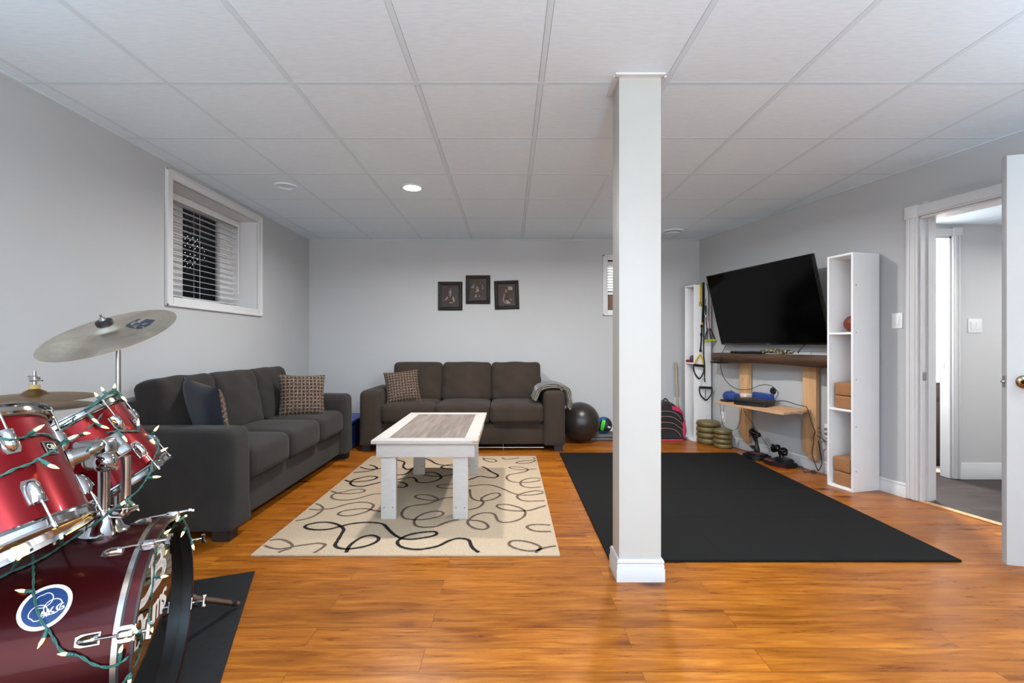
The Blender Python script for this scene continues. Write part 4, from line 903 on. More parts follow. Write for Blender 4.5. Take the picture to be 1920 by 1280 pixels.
# ---------------------------------------------------------------- hanging straps on the corner tower (just in front of its near side)
def sp(px, py, d=.03):          # a point d in front of the near side panel of the corner tower, seen at that pixel
    u = (px - 954) / 872; s = .318 + d; Y = (W0.dot(Wd) + s) / (u * Wd.x + Wd.y); return Vector((u * Y, Y, 1.13 - (py - 645) * Y / 872))
SPN = Wd
t = thing('suspension_trainer', 'black and yellow suspension strap with two handles hanging on the corner tower', 'exercise strap', sp(1318, 620))
m = MB(); m.tube([wp(.22, .13, 1.824), wp(.29, .14, 1.826), sp(1314, 534, .006), sp(1314, 555, .008), sp(1313.5, 574, .008)], .012, 8, flat=SPN); m.build('yellow_strap', mYEL, t)
m = MB(); m.tube([sp(1312, 574, .008), sp(1311.5, 568, .012), sp(1314, 566, .012), sp(1316, 574, .012)], .003, 6); m.build('loop_ring', mBLACK, t)
m = MB(); m.tube([wp(.20, .10, 1.824), wp(.28, .11, 1.828), sp(1319, 533, .006), sp(1319, 560, .010), sp(1318, 590, .010), sp(1317.5, 608, .010)], .017, 8, flat=SPN); m.tube([sp(1320, 590, .012), sp(1319.5, 640, .012), sp(1319.5, 668, .012), sp(1321, 684, .012), sp(1321, 706, .012), sp(1322, 716, .012)], .0085, 8, flat=SPN); m.build('black_strap', mBLACK, t)
m = MB(); m.tube([sp(1317, 604, .014), sp(1316.5, 611, .014)], .010, 8, flat=SPN); m.build('yellow_tab', mYEL, t)
m = MB(); m.tube([sp(1316, 610, .014), sp(1315.5, 625, .014), sp(1314.8, 640, .014), sp(1313.5, 655, .014)], .0105, 8, flat=SPN)
for q in ((1315.8, 611), (1315, 627), (1313.5, 657)): c = sp(*q, .014); m.soft((.030, .012, .03), .004, frame(c, (0, 0, 1), Wn), n=4)
m.build('adjuster', mBLACK, t)
def handle(ay, by, x0, x1, topx, topy, loopy, yellow, nm):
    if yellow:
        m = MB(); m.tube([sp(topx, topy, .016), sp((topx + x0) / 2 - 1, (topy + ay) / 2, .02), sp(x0 + 1.5, ay - 1, .024)], .010, 8, flat=SPN); m.tube([sp(topx, topy, .016), sp((topx + x1) / 2 + 1, (topy + ay) / 2, .02), sp(x1 - 1.5, ay - 1, .024)], .010, 8, flat=SPN); m.build('yellow_webbing', mYEL, t)
    else:
        m = MB(); m.tube([sp(topx, topy, .014), sp(topx - 4, topy + 5, .016), sp(x0 + 1.5, ay - 2, .02)], .0028, 6); m.build('handle_cord', mBEIGE, t)
    m = MB(); m.cyl(sp(x0, ay, .026), sp(x1, by, .026), .0145, seg=14); m.build('grip', mBLACK, t)
    m = MB(); xm = (x0 + x1) / 2; m.tube([sp(x0 + .5, ay + 1, .024), sp(x0 - .8, ay + 5, .024), sp(x0 + 2, ay + (loopy - ay) * .62, .022), sp(xm - 1.5, loopy - 1, .02), sp(xm + 2, loopy, .02), sp(x1 - 2, by + (loopy - by) * .62, .022), sp(x1 + .8, by + 5, .024), sp(x1 - .5, by + 1, .024)], .0085, 8, flat=SPN); m.build('foot_loop', mBLACK, t)
handle(684, 686, 1301, 1320, 1313, 664, 709, True, 'a')
handle(726, 727, 1312, 1334.5, 1322, 706, 749.5, False, 'b')
m = MB(); m.tube([sp(1323, 730, .022), sp(1322.5, 745, .02)], .004, 6); m.build('centre_cord', mBLACK, t)
t = thing('resistance_band', 'resistance bands with lime handle hanging at the corner tower edge', 'resistance band', sp(1332, 620))
m = MB(); m.tube([wp(.24, .06, 1.824), wp(.30, .08, 1.83), sp(1326, 534, .012), sp(1328.5, 550, .03), sp(1329, 575, .035), sp(1329, 600, .035)], .0055, 8); m.tube([sp(1323, 560, .03), sp(1322.6, 574, .03)], .004, 8); m.build('black_tube', mBLACK, t)
m = MB(); m.cyl(sp(1322.6, 573, .03), sp(1323.5, 590, .03), .013, .008, 12); m.build('clip_strap', mBLACK, t)
m = MB(); m.cyl(sp(1323.2, 591, .03), sp(1323.2, 595, .03), .014, seg=14); m.build('ring', mCHROMED, t)
m = MB(); m.tube([sp(1323.5, 595, .032), sp(1324.5, 606, .034), sp(1326, 622, .036)], .0055, 8); m.build('blue_tube', mNAVYP, t)
m = MB(); m.tube([sp(1329, 592, .036), sp(1330, 605, .037), sp(1331, 616, .038)], .0055, 8); m.build('red_tube', mat('red_rubber', (186, 44, 48), .5), t)
m = MB(); m.tube([sp(1327, 615, .04), sp(1323.5, 628, .042), sp(1322.2, 637, .044)], .008, 8, flat=SPN); m.tube([sp(1331, 615, .04), sp(1337, 627, .044), sp(1340.5, 636, .046)], .008, 8, flat=SPN); m.tube([sp(1327, 616, .04), sp(1325.6, 637, .04)], .007, 8); m.tube([sp(1330, 616, .04), sp(1333, 637, .04)], .007, 8); m.build('webbing', mBLACK, t)
m = MB(); m.cyl(sp(1322.3, 638.5, .046), sp(1341, 637.5, .046), .0135, seg=16); m.build('grip', mLIME, t)

# ---------------------------------------------------------------- television wall
s0, s1, zt = .47, 2.008, 1.033
m = MB(); n = 26; top = []; fr = []
rows = []
for i in range(n + 1):
    f = i / n; s = s0 + (s1 - s0) * f; p1 = .205 + .012 * math.sin(f * 7) + .006 * math.sin(f * 17) - .05 * max(0, 1 - f * 9) ** 2; th = .096 + .004 * math.sin(f * 9)
    rows.append([(s, .002, zt - th), (s, p1 - .022, zt - th), (s, p1, zt - th + .03), (s, p1 + .004, zt - .03), (s, p1 - .012, zt), (s, .002, zt)])
vs = [[m.bm.verts.new(MWALLM @ Vector(q)) for q in r] for r in rows]
for a, b in zip(vs, vs[1:]):
    for k in range(6): m._f([a[k], a[(k + 1) % 6], b[(k + 1) % 6], b[k]], 0)
m._f(vs[0], 0); m._f(vs[-1][::-1], 0); bmesh.ops.recalc_face_normals(m.bm, faces=m.bm.faces)
tag(m.build('mantel_shelf', mMANTEL, rot=wallm(s0, 0, zt - .1), ang=50), 'thick dark live edge wood mantel shelf below the television', 'shelf')
m = MB(); wbox(m, .44, .56, .0, .15, .915, .934, .003); tag(m.build('shelf_bracket', mBLACK, loc=wp(.44, 0, .915)), 'black bracket under the left end of the mantel shelf', 'bracket')

t = thing('wooden_stand', 'pine upright boards with a small pine shelf below the mantel', 'shelf', M=wallm(.85, 0, 0))
for a, b, nz in ((.782, .916, .1105), (1.575, 1.712, .106)):
    m = MB(); wbox(m, a, b, .016, .054, .15, .935, .002); wbox(m, (a + b) / 2 - .01, b, .016, .054, .098, .1501, .002); m.build('upright_board', mPINE, t)
m = MB(); m.prism([(.905, .055), (.885, .455), (1.70, .465), (1.745, .43), (1.66, .055)], .018, MWALLM @ Matrix.Translation((0, 0, .527)), bev=.002); m.build('shelf_board', mPINEH, t)

# television, tilted forward on its arm
TS0, TS1, TB, TT = .55, 1.885, 1.126, 1.885
ab = wp(TS0, .085, TB); up = (wp(TS0, .285, TT) - ab); TH = up.length; up.normalize(); tn = up.cross(Wd); tn = tn if tn.dot(Wn) > 0 else -tn; TWd = TS1 - TS0
MT = Matrix((Wd, tn, up)).transposed().to_4x4(); MT.translation = ab
t = thing('television', 'large black flat television tilted down over the mantel shelf', 'television', M=MT)
m = MB()
b = .009
for a in ((0, 0, TWd, .018), (0, TH - b, TWd, TH), (0, .018, b, TH - b), (TWd - b, .018, TWd, TH - b)): m.box((a[0], -.012, a[1]), (a[2], .006, a[3]), MT, bev=.0015)
m.build('bezel', mBLACKG, t)
MB().box((b, -.01, .018), (TWd - b, .003, TH - b), MT).build('screen', mTV, t)
m = MB(); m.box((.002, -.03, .002), (TWd - .002, -.010, TH - .002), MT, bev=.008); m.box((.2, -.055, .12), (TWd - .2, -.03, TH - .2), MT, bev=.01); m.build('back_cover', mBLACK, t)
m = MB(); m.box((TWd / 2 - .02, .0055, .004), (TWd / 2 + .02, .0072, .010), MT); m.build('badge', mCHROMED, t)
c = MT @ Vector((TWd / 2, -.05, TH / 2)); m = MB(); m.box((-.12, 0, -.16), (.12, .012, .16), MWALLM @ Matrix.Translation(((TS0 + TS1) / 2, .001, c.z)), bev=.003); m.cyl(wp((TS0 + TS1) / 2, .005, c.z), c, .025, seg=14); m.build('wall_mount', mBLACK, t)
m = MB(); m.tube([MT @ Vector((TWd * .80, -.02, .0)), wp(1.60, .11, 1.08), wp(1.58, .11, 1.05)], .005, 8); m.build('cable_tail', mBLACK, t)

# things on the mantel
t = thing('camouflage_strap', 'bunched camouflage cloth and black strap lying on the mantel shelf', 'strap', wp(1.1, .1, zt))
def mp_(px, py, p): 
    u = (px - 954) / 872; Y = (3.6815 - p) / (.9692 * u + .2462); return Vector((u * Y, Y, 1.13 - (py - 645) * Y / 872))
def ontop(px, p, h): v = mp_(px, 650, p); v.z = zt + h; return v
m = MB(); m.tube([ontop(1371, .12, .012), ontop(1395, .13, .012), ontop(1412, .14, .014), ontop(1428, .14, .013)], .012, 8); m.build('black_strap', mBLACK, t)
m = MB(); rnd = random.Random(4)
for k in range(15):
    f = k / 14; c = ontop(1429 + f * 55, .13 + rnd.uniform(-.02, .02), .018 + rnd.uniform(0, .012) + .006 * math.sin(f * pi)); m.sphere(c, .021 + rnd.uniform(-.004, .005), 12, 8, sc=(1.2, 1, .85))
m.build('bunched_cloth', mCAMO, t)

# things on the pine shelf
PZ = .5455
t = thing('game_console', 'flat black game console on the pine shelf', 'console', wp(1.28, .28, PZ))
Mc = wallm(1.265, .298, PZ) @ Matrix.Rotation(R(-24), 4, 'Z')
m = MB(); m.box((-.142, -.114, .004), (.142, .114, .028), Mc, bev=.003); m.build('lower_body', mBLACK, t)
m = MB(); m.box((-.147, -.12, .032), (.147, .12, .056), Mc, bev=.003); m.build('upper_body', mBLACK, t)
m = MB(); m.box((-.135, -.108, .026), (.135, .108, .033), Mc); m.box((-.13, -.10, 0), (.13, .10, .005), Mc); m.build('seam', mBLACKG, t)
t = thing('blue_pouch', 'bright blue pouch with beige straps behind the black console', 'pouch', wp(1.0, .25, PZ))
m = MB(); m.soft((.26, .065, .10), .028, wallm(1.15, .092, PZ + .0515), n=10, wr=.004, seed=2); m.build('blue_body', mBLUE, t)
m = MB(); m.soft((.12, .12, .092), .045, wallm(.905, .275, PZ + .0475), (.006, .006, .006), n=10); m.soft((.07, .10, .085), .03, wallm(.985, .285, PZ + .044), n=8, wr=.004); m.build('blue_end', mBLUE, t)
m = MB(); m.soft((.09, .10, .085), .025, wallm(1.02, .175, PZ + .044), n=8, wr=.004, seed=5); m.build('beige_strap', mCREAM, t)
m = MB(); m.tube([wp(.93, .27, PZ + .092), wp(.955, .30, PZ + .118), wp(.985, .29, PZ + .112), wp(1.0, .26, PZ + .085)], .005, 8); m.build('loop_strap', mat('pale_grey_web', (170, 166, 158), .7), t)
m = MB(); m.soft((.10, .09, .022), .01, wallm(.965, .36, PZ + .0115), n=6); tag(m.build('cable_box', mBLACK, loc=wp(.965, .36, PZ)), 'small black box at the left edge of the pine shelf', 'box')
m = MB(); m.lathe([(0, 0), (.036, 0), (.036, .004), (.030, .012), (.012, .013), (0, .009)], frame(wp(1.185, .001, .665), Wn), 28); tag(m.build('cable_grommet', mBLACK, loc=wp(1.185, 0, .665)), 'round black cable grommet in the wall above the console', 'grommet')

# game joystick and throttle on the floor
js, jp = 1.155, .165
t = thing('flight_joystick', 'black flight joystick on a square base by the baseboard', 'joystick', wp(js, jp, 0)); Mj = wallm(js, jp, 0) @ Matrix.Rotation(R(6), 4, 'Z')
m = MB(); m.prism([(-.105, -.09), (.105, -.09), (.115, .04), (.085, .105), (-.085, .105), (-.115, .04)], .036, Mj @ Matrix.Translation((0, 0, .004)), bev=.010); m.prism([(-.085, -.07), (.085, -.07), (.09, .03), (.065, .08), (-.065, .08), (-.09, .03)], .016, Mj @ Matrix.Translation((0, 0, .038)), bev=.008); m.build('base', mBLACK, t)
m = MB(); m.lathe([(0, .052), (.036, .052), (.036, .056), (.02, .062), (0, .062)], Mj, 24); m.build('red_ring', mat('dull_red_plastic', (112, 44, 50), .5), t)
m = MB(); P = lambda x, y, z: Mj @ Vector((x, y, z)); m.tube([P(0, 0, .056), P(0, .004, .10), P(-.004, .002, .15), P(-.014, .010, .20), P(-.022, .016, .235)], lambda q: .021 + .006 * math.sin(q * 9), 12); m.soft((.055, .05, .016), .007, Mj @ Matrix.Translation((-.03, .02, .105)) @ Matrix.Rotation(R(20), 4, 'Y'), n=6); m.build('stick', mBLACK, t)
m = MB(); m.soft((.085, .062, .058), .024, Mj @ Matrix.Translation((-.032, .018, .252)) @ Matrix.Rotation(R(25), 4, 'Y'), n=8); m.soft((.05, .05, .045), .018, Mj @ Matrix.Translation((.028, .012, .238)), n=6); m.sphere(P(-.045, .01, .285), .014, 12, 8); m.sphere(P(-.02, .03, .285), .012, 12, 8); m.sphere(P(.04, .03, .225), .016, 12, 8); m.cyl(P(-.06, .03, .23), P(-.055, .035, .20), .010, .007, 12); m.build('head', mBLACKG, t)
js, jp = 1.43, .165
t = thing('flight_throttle', 'black flight throttle with red trim beside the joystick', 'throttle', wp(js, jp, 0)); Mj = wallm(js, jp, 0) @ Matrix.Rotation(R(4), 4, 'Z'); P = lambda x, y, z: Mj @ Vector((x, y, z))
m = MB(); m.prism([(-.135, -.085), (.12, -.095), (.125, .055), (.06, .10), (-.10, .095), (-.14, .05)], .04, Mj @ Matrix.Translation((0, 0, .002)), bev=.009); m.prism([(-.08, -.08), (.09, -.08), (.06, .03), (-.05, .03)], .035, Mj @ Matrix.Translation((.01, 0, .038)), bev=.012); m.build('base', mBLACK, t)
m = MB(); m.box((-.09, .06, .040), (.0, .094, .044), Mj, bev=.001); m.build('red_trim', mat('dull_red_plastic', (128, 40, 44), .5), t)
m = MB(); m.cyl(P(.0, -.03, .06), P(-.02, -.015, .13), .022, .016, 14); m.soft((.10, .055, .062), .022, Mj @ Matrix.Translation((-.055, -.005, .145)) @ Matrix.Rotation(R(-25), 4, 'Y'), n=8); m.sphere(P(.038, -.01, .138), .038, 18, 12, sc=(1, .9, 1)); m.sphere(P(.062, .0, .128), .026, 14, 10); m.sphere(P(-.06, .022, .175), .012, 10, 8); m.build('grip', mBLACKG, t)

# wires
def wire(name, label, pts, r, mt, cat='cable'): m = MB(); m.tube(pts, r, 6, n=5); return tag(m.build(name, mt, loc=pts[0]), label, cat)
CAB_TV = [(2.396,5.116,1.116),(2.386,5.155,1.078),(2.303,5.014,1.035),(2.296,5.040,0.937),(2.308,5.055,0.853),(2.333,5.040,0.764),(2.370,5.016,0.704),(2.409,4.983,0.666),(2.446,4.920,0.650),(2.470,4.822,0.659),(2.490,4.746,0.681),(2.497,4.638,0.717),(2.495,4.520,0.737),(2.479,4.381,0.734),(2.456,4.269,0.709),(2.425,4.187,0.682),(2.406,4.181,0.654),(2.396,4.183,0.641)]
CAB_PWR = [(2.407,4.178,0.615),(2.445,4.190,0.620),(2.504,4.202,0.614),(2.558,4.194,0.598),(2.604,4.176,0.582),(2.626,4.129,0.578),(2.636,4.110,0.566),(2.646,4.071,0.457),(2.647,4.044,0.405),(2.656,4.031,0.373),(2.663,4.062,0.324),(2.663,4.064,0.271),(2.667,4.088,0.178),(2.671,4.073,0.120),(2.676,4.052,0.073),(2.695,4.060,0.036),(2.704,4.066,0.023),(2.716,4.059,0.049),(2.728,4.053,0.094),(2.733,4.072,0.155),(2.728,4.091,0.252),(2.724,4.110,0.301),(2.720,4.124,0.333),(2.720,4.124,0.355),(2.724,4.110,0.380),(2.738,4.092,0.395)]
CAB_PLUG = [(2.740,4.088,0.358),(2.726,4.100,0.353),(2.714,4.108,0.343),(2.719,4.089,0.318),(2.732,4.076,0.316),(2.739,4.048,0.296),(2.748,4.016,0.287),(2.753,3.993,0.289)]
CAB_LOOP = [(2.151,4.740,0.522),(2.161,4.739,0.440),(2.177,4.758,0.359),(2.209,4.795,0.297),(2.263,4.827,0.253),(2.316,4.820,0.237),(2.331,4.760,0.265),(2.308,4.650,0.334),(2.257,4.526,0.428),(2.220,4.427,0.542)]
CAB_LOOP2 = [(2.171,4.659,0.538),(2.171,4.701,0.478),(2.188,4.714,0.399),(2.195,4.771,0.341),(2.241,4.914,0.277)]
CAB_STICK = [(2.210,4.386,0.542),(2.244,4.414,0.477),(2.299,4.441,0.416),(2.354,4.467,0.344),(2.411,4.486,0.280),(2.532,4.581,0.153),(2.553,4.580,0.121),(2.566,4.566,0.071)]
CAB_FLOOR = [(2.665,4.305,0.006),(2.678,4.270,0.006),(2.684,4.235,0.006),(2.628,4.152,0.006),(2.603,4.087,0.006),(2.644,4.103,0.006),(2.675,4.103,0.006),(2.705,4.095,0.006),(2.661,4.048,0.006),(2.649,4.063,0.006),(2.686,4.127,0.006),(2.728,4.144,0.006),(2.759,4.144,0.006)]
CAB_RED = [(2.584,4.498,0.006),(2.538,4.386,0.006),(2.489,4.331,0.006),(2.446,4.314,0.006),(2.439,4.270,0.006),(2.466,4.244,0.006),(2.482,4.218,0.006),(2.499,4.193,0.006),(2.551,4.287,0.006),(2.601,4.404,0.006)]
wire('video_cable', 'black cable looping from the television down to the console', CAB_TV, .0032, mBLACK)
t = thing('power_cord', 'black power cord hanging from the pine shelf to the outlet', 'cord', CAB_PWR[0]); m = MB(); m.tube(CAB_PWR, .0036, 6, n=5); m.build('cord', mBLACK, t)
m = MB(); c = Vector(CAB_PWR[-1]); c = wp(1.79, .009, .395); m.soft((.026, .03, .022), .006, wallm(1.79, .026, .395), n=5); m.build('plug', mat('grey_plug', (120, 120, 122), .5), t)
t = thing('power_cord', 'short black cord from the lower plug behind the right tower', 'cord', CAB_PLUG[0]); m = MB(); m.tube(CAB_PLUG, .0032, 6, n=5); m.build('cord', mBLACK, t)
m = MB(); m.soft((.026, .03, .022), .006, wallm(1.79, .026, .355), n=5); m.build('plug', mat('grey_plug', (120, 120, 122), .5), t)
wire('thin_cable', 'thin dark cable hanging in a loop below the pine shelf', CAB_LOOP, .0022, mBLACK)
wire('thin_cable', 'thin dark cable dangling from the left end of the pine shelf', CAB_LOOP2, .0018, mBLACK)
wire('thin_cable', 'thin dark cable running from the pine shelf to the joystick', CAB_STICK, .0022, mBLACK)
wire('floor_cable', 'dark cable coiled on the floor by the baseboard', CAB_FLOOR, .003, mBLACK)
wire('red_cord', 'thin red cord lying on the floor before the throttle', CAB_RED, .0028, mREDC)

# olive weights
def weight(label, c, r, h, z, name_group):
    m = MB(); e = h * .42; prof = [(0, .004), (r * .25, .002), (r - e, 0)] + [(r - e + e * math.sin(q * pi / 8), h / 2 - h / 2 * math.cos(q * pi / 8)) for q in range(1, 8)] + [(r - e, h), (r * .5, h * .97), (0, h * .93)]
    o = m.lathe(prof, Matrix.Translation((c[0] + random.uniform(-.006, .006), c[1] + random.uniform(-.006, .006), z)), 40).build('weight_plate', mOLIVE, loc=(c[0], c[1], z)); return tag(o, label, 'weight plate', name_group)
pos = ['topmost', 'second from top', 'third from top', 'bottom']
for k in range(4): weight('large olive vinyl weight plate, %s of the taller stack' % pos[3 - k], (2.285, 5.325), .128, .0635, .0005 + k * .0638, 'olive weight plates stacked by the tower')
for k in range(4): weight('small olive vinyl weight plate, %s of the shorter stack' % pos[3 - k], (2.345, 5.092), .097, .0505, .0005 + k * .0508, 'olive weight plates stacked by the tower')

# ---------------------------------------------------------------- pictures
def picture(label, cx, cz, tilt, kind):
    M = Matrix(((1, 0, 0, cx), (0, 0, -1, YB - .001), (0, 1, 0, cz), (0, 0, 0, 1))) @ Matrix.Rotation(R(tilt), 4, 'Z')
    t = thing('picture_frame', label, 'picture', M=M); w, h = .300, .352
    m = MB(); prof = [(.0, 0), (.0, .012), (.010, .020), (.020, .014), (.026, .017), (.044, .006), (.044, 0)]
    c = [(-w / 2, -h / 2), (w / 2, -h / 2), (w / 2, h / 2), (-w / 2, h / 2)]; d = [(1, 1), (-1, 1), (-1, -1), (1, -1)]
    rings = [[m.bm.verts.new(M @ Vector((c[i][0] + d[i][0] * q, c[i][1] + d[i][1] * q, z))) for q, z in prof] for i in range(4)]
    for i in range(4):
        a, b = rings[i], rings[(i + 1) % 4]
        for k in range(len(prof)): m._f([a[k], b[k], b[(k + 1) % len(prof)], a[(k + 1) % len(prof)]], 0)
    bmesh.ops.recalc_face_normals(m.bm, faces=m.bm.faces); m.build('frame', mFRAME, t)
    m = MB(); pw, ph = w / 2 - .04, h / 2 - .04; m.box((-pw, -ph, .001), (pw, ph, .0035), M, 0); zz = [.0036]
    def blob(x, y, rx, ry, mi, n=14, rot=0):
        zz[0] += .00006; cr, sr = math.cos(rot), math.sin(rot); m.mesh([(x + rx * math.cos(a) * cr - ry * math.sin(a) * sr, y + rx * math.cos(a) * sr + ry * math.sin(a) * cr, zz[0]) for a in [2 * pi * k / n for k in range(n)]], [tuple(range(n))], mi, M)
    def poly(p, mi): zz[0] += .00006; m.mesh([(x, y, zz[0]) for x, y in p], [tuple(range(len(p)))], mi, M)
    if kind == 0:
        blob(-.055, .04, .022, .05, 3); poly([(-.035, -.09), (.06, -.09), (.055, -.01), (.025, .012), (-.015, .012), (-.04, -.02)], 0); blob(.0, .030, .015, .022, 1)
        poly([(-.016, .045), (.016, .045), (.012, .062), (-.012, .062)], 2); poly([(.002, .06), (.012, .06), (.014, .1), (.006, .085)], 4); poly([(-.008, .06), (.002, .06), (.004, .094)], 4)
        poly([(-.015, .012), (.015, .012), (.0, -.012)], 1); poly([(.03, .006), (.05, -.03), (.056, -.07), (.036, -.07), (.028, -.03)], 2); poly([(-.035, .0), (-.06, -.04), (-.05, -.05), (-.025, -.02)], 2); blob(-.066, -.046, .012, .008, 1); blob(.01, -.082, .03, .008, 1)
    elif kind == 1:
        rnd = random.Random(11); blob(0, 0, .092, .115, 0)
        for k in range(46):
            a = rnd.uniform(0, 6.28); q = rnd.uniform(.0, 1) ** .6; blob(math.cos(a) * q * .072, math.sin(a) * q * .095, rnd.uniform(.006, .017), rnd.uniform(.008, .022), rnd.choice((1, 2, 3, 5, 5, 3, 1)), 10, rnd.uniform(0, 3))
        poly([(-.07, .02), (-.055, .08), (-.045, .07), (-.055, .01)], 4)
    else:
        poly([(-.1, .03), (-.03, .03), (-.03, .12), (-.1, .12)], 3); poly([(.02, .06), (.072, .06), (.072, .10), (.02, .105)], 2); poly([(.03, -.05), (.07, -.05), (.07, .04), (.03, .04)], 5); blob(-.005, .05, .014, .02, 1); poly([(-.022, .065), (.014, .065), (.01, .09), (-.018, .088)], 5)
        poly([(-.035, -.05), (.02, -.05), (.015, .02), (-.02, .02)], 3); poly([(-.03, .02), (-.018, .015), (-.035, -.06), (-.005, -.105), (-.03, -.105), (-.052, -.06)], 1); poly([(-.02, -.06), (.02, -.07), (.05, -.105), (.0, -.108)], 2); blob(.052, -.06, .014, .009, 1)
    m.build('photo', [mPAPER, mSKIN, mCREAM, mPBROWN, mPBLUE, mPGREEN], t)
    MB().box((-pw, -ph, .0065), (pw, ph, .0075), M).build('glazing', mGLASS, t)
    return t
def bw(px, py): return (px - 954) * YB / 872, 1.13 - (py - 645) * YB / 872
for lab, (x, y), tl, k in (('dark framed picture of a man in vest and tall hat, leftmost', (844.3, 555), 0, 0), ('dark framed picture of a crowded group, highest of the three', (896.3, 543), 0, 1), ('dark framed picture of a seated woman, rightmost and slightly tilted', (950, 553), 2.0, 2)):
    picture(lab, *bw(x, y), tl, k)

# ---------------------------------------------------------------- drum kit
CAMP = Vector((0, 0, 1.13))
class Axis:                      # cylinder frame: angle 0 faces the camera side, s runs along the axis
    def __init__(q, c, a):
        q.c = Vector(c); q.a = Vector(a).normalized(); e = CAMP - q.c; q.e1 = (e - q.a * e.dot(q.a)).normalized(); q.e2 = q.a.cross(q.e1)
        q.M = Matrix((q.e1, q.e2, q.a)).transposed().to_4x4(); q.M.translation = q.c
    def p(q, ang, s, r): a = R(ang); return q.c + q.a * s + (q.e1 * math.cos(a) + q.e2 * math.sin(a)) * r
    def rad(q, ang): a = R(ang); return q.e1 * math.cos(a) + q.e2 * math.sin(a)
    def patch(q, ang, s, r):     # frame on the surface: x along the axis, y round it, z out
        z = q.rad(ang); x = q.a; y = z.cross(x); m = Matrix((x, y, z)).transposed().to_4x4(); m.translation = q.p(ang, s, r); return m
def lug(mb, ax, ang, s, r, L=.052, w=.030, h=.020, dirn=1):
    # tear-drop lug casing: round end away from the rim, open square end towards it
    m = ax.patch(ang, s, r); n = 10; prof = []
    for i in range(n + 1):
        f = i / n; x = (-.5 + f) * L * dirn; k = min(1, math.sqrt(max(0, 1 - max(0, (.55 - f) / .55) ** 2))); prof.append((x, w / 2 * max(.05, k), h * max(.08, k) * (1 if f < .8 else 1 - .25 * (f - .8) / .2)))
    rings = []
    for x, ww, hh in prof:
        rings.append([mb.bm.verts.new(m @ Vector((x, ww * math.cos(a), hh * math.sin(a)))) for a in [pi * k / 8 for k in range(9)]])
    for a, b in zip(rings, rings[1:]):
        for k in range(8): mb._f([a[k], a[k + 1], b[k + 1], b[k]], 0)
        mb._f([a[0], b[0], b[8], a[8]], 0)
    mb._f(rings[0], 0); mb._f(rings[-1][::-1], 0); bmesh.ops.recalc_face_normals(mb.bm, faces=mb.bm.faces)
    mb.prism([(-L * .55 * dirn, -w * .42), (-L * .3 * dirn, -w * .6), (L * .55 * dirn, -w * .6), (L * .55 * dirn, w * .6), (-L * .3 * dirn, w * .6), (-L * .55 * dirn, w * .42)], .002, m)
def badge(t, ax, ang, s, r):
    M = ax.patch(ang, s, r); M2 = M @ Matrix.Rotation(R(-90), 4, 'Z')
    m = MB(); m.box((-.019, -.017, 0), (.019, .017, .0022), M2, bev=.001); b = m.build('badge', mBLACKG, t); b['label'] = 'small black CB badge'
    m = MB(); 
    for a in ((-.019, -.017, -.016, .017), (.016, -.017, .019, .017), (-.019, -.017, .019, -.0145), (-.019, .0145, .019, .017)): m.box((a[0], a[1], .001), (a[2], a[3], .0028), M2)
    m.build('badge_rim', mCHROMED, b)
    v, f = text_mesh('CB', .019); m = MB(); m.mesh([(x - .0125, y - .003, .0026) for x, y, z in v], f, 0, M2); v, f = text_mesh('Drums', .008); m.mesh([(x - .0115, y - .012, .0026) for x, y, z in v], f, 0, M2); m.build('lettering', mWHITE, b, rec=False)
def tom(label, c, a, Rr, L, lug0, bang, bottom):
    ax = Axis(c, a); t = thing('tom_drum', label, 'tom drum', M=ax.M); Rs = Rr - .006
    MB().lathe([(Rs, .012), (Rs, L - .012), (Rs - .008, L - .012), (Rs - .008, .012)], ax.M, 64, close=True).build('shell', mDRUM, t)
    for s, d, nm in ((L, 1, 'batter_hoop'), (0, -1, 'bottom_hoop')):
        MB().lathe([(Rs + .0015, s - d * .006), (Rr + .004, s - d * .010), (Rr + .0075, s - d * .006), (Rr + .002, s - d * .002), (Rr + .001, s + d * .010), (Rr + .0085, s + d * .013), (Rr + .007, s + d * .017), (Rr - .003, s + d * .015), (Rr - .004, s - d * .002)], ax.M, 64, close=True).build(nm, mCHROME, t)
        if d > 0: MB().lathe([(0, s + .003), (Rr - .012, s + .003), (Rr - .003, s - .003), (Rr - .003, s - .006), (0, s - .004)], ax.M, 64).build('batter_head', mHEADW, t)
        else: MB().lathe([(0, s - .003), (Rr - .012, s - .003), (Rr - .003, s + .003), (Rr - .003, s + .006), (0, s + .004)], ax.M, 64).build('bottom_head', mHEADC, t)
    for k in range(6):
        an = lug0 + 60 * k
        for s, d in ((L - .072, 1), (.072, -1)):
            m = MB(); lug(m, ax, an, s, Rs, dirn=d); lg = m.build('lug', mCHROME, t)
            m = MB(); e = L + .016 if d > 0 else -.016; m.cyl(ax.p(an, s + d * .02, Rs + .012), ax.p(an, e, Rs + .014), .0028, seg=10); m.cyl(ax.p(an, e - d * .006, Rs + .014), ax.p(an, e + d * .006, Rs + .014), .0048, seg=10)
            m.build('tension_rod', mCHROMED, lg)
        m = MB()
    m = MB(); 
    badge(t, ax, bang, L * .62, Rs)
    return ax, t
t1ax, t1 = tom('large red tom drum at the left edge, nearest the camera', (-1.155, 1.05, .66), (-.49, .053, .87), .176, .268, 29, 57, True)
t2ax, t2 = tom('smaller red tom drum tilted back beside the left sofa', (-1.366, 1.6225, .639), (-.479, -.2245, .849), .165, .252, 40, 67, True)

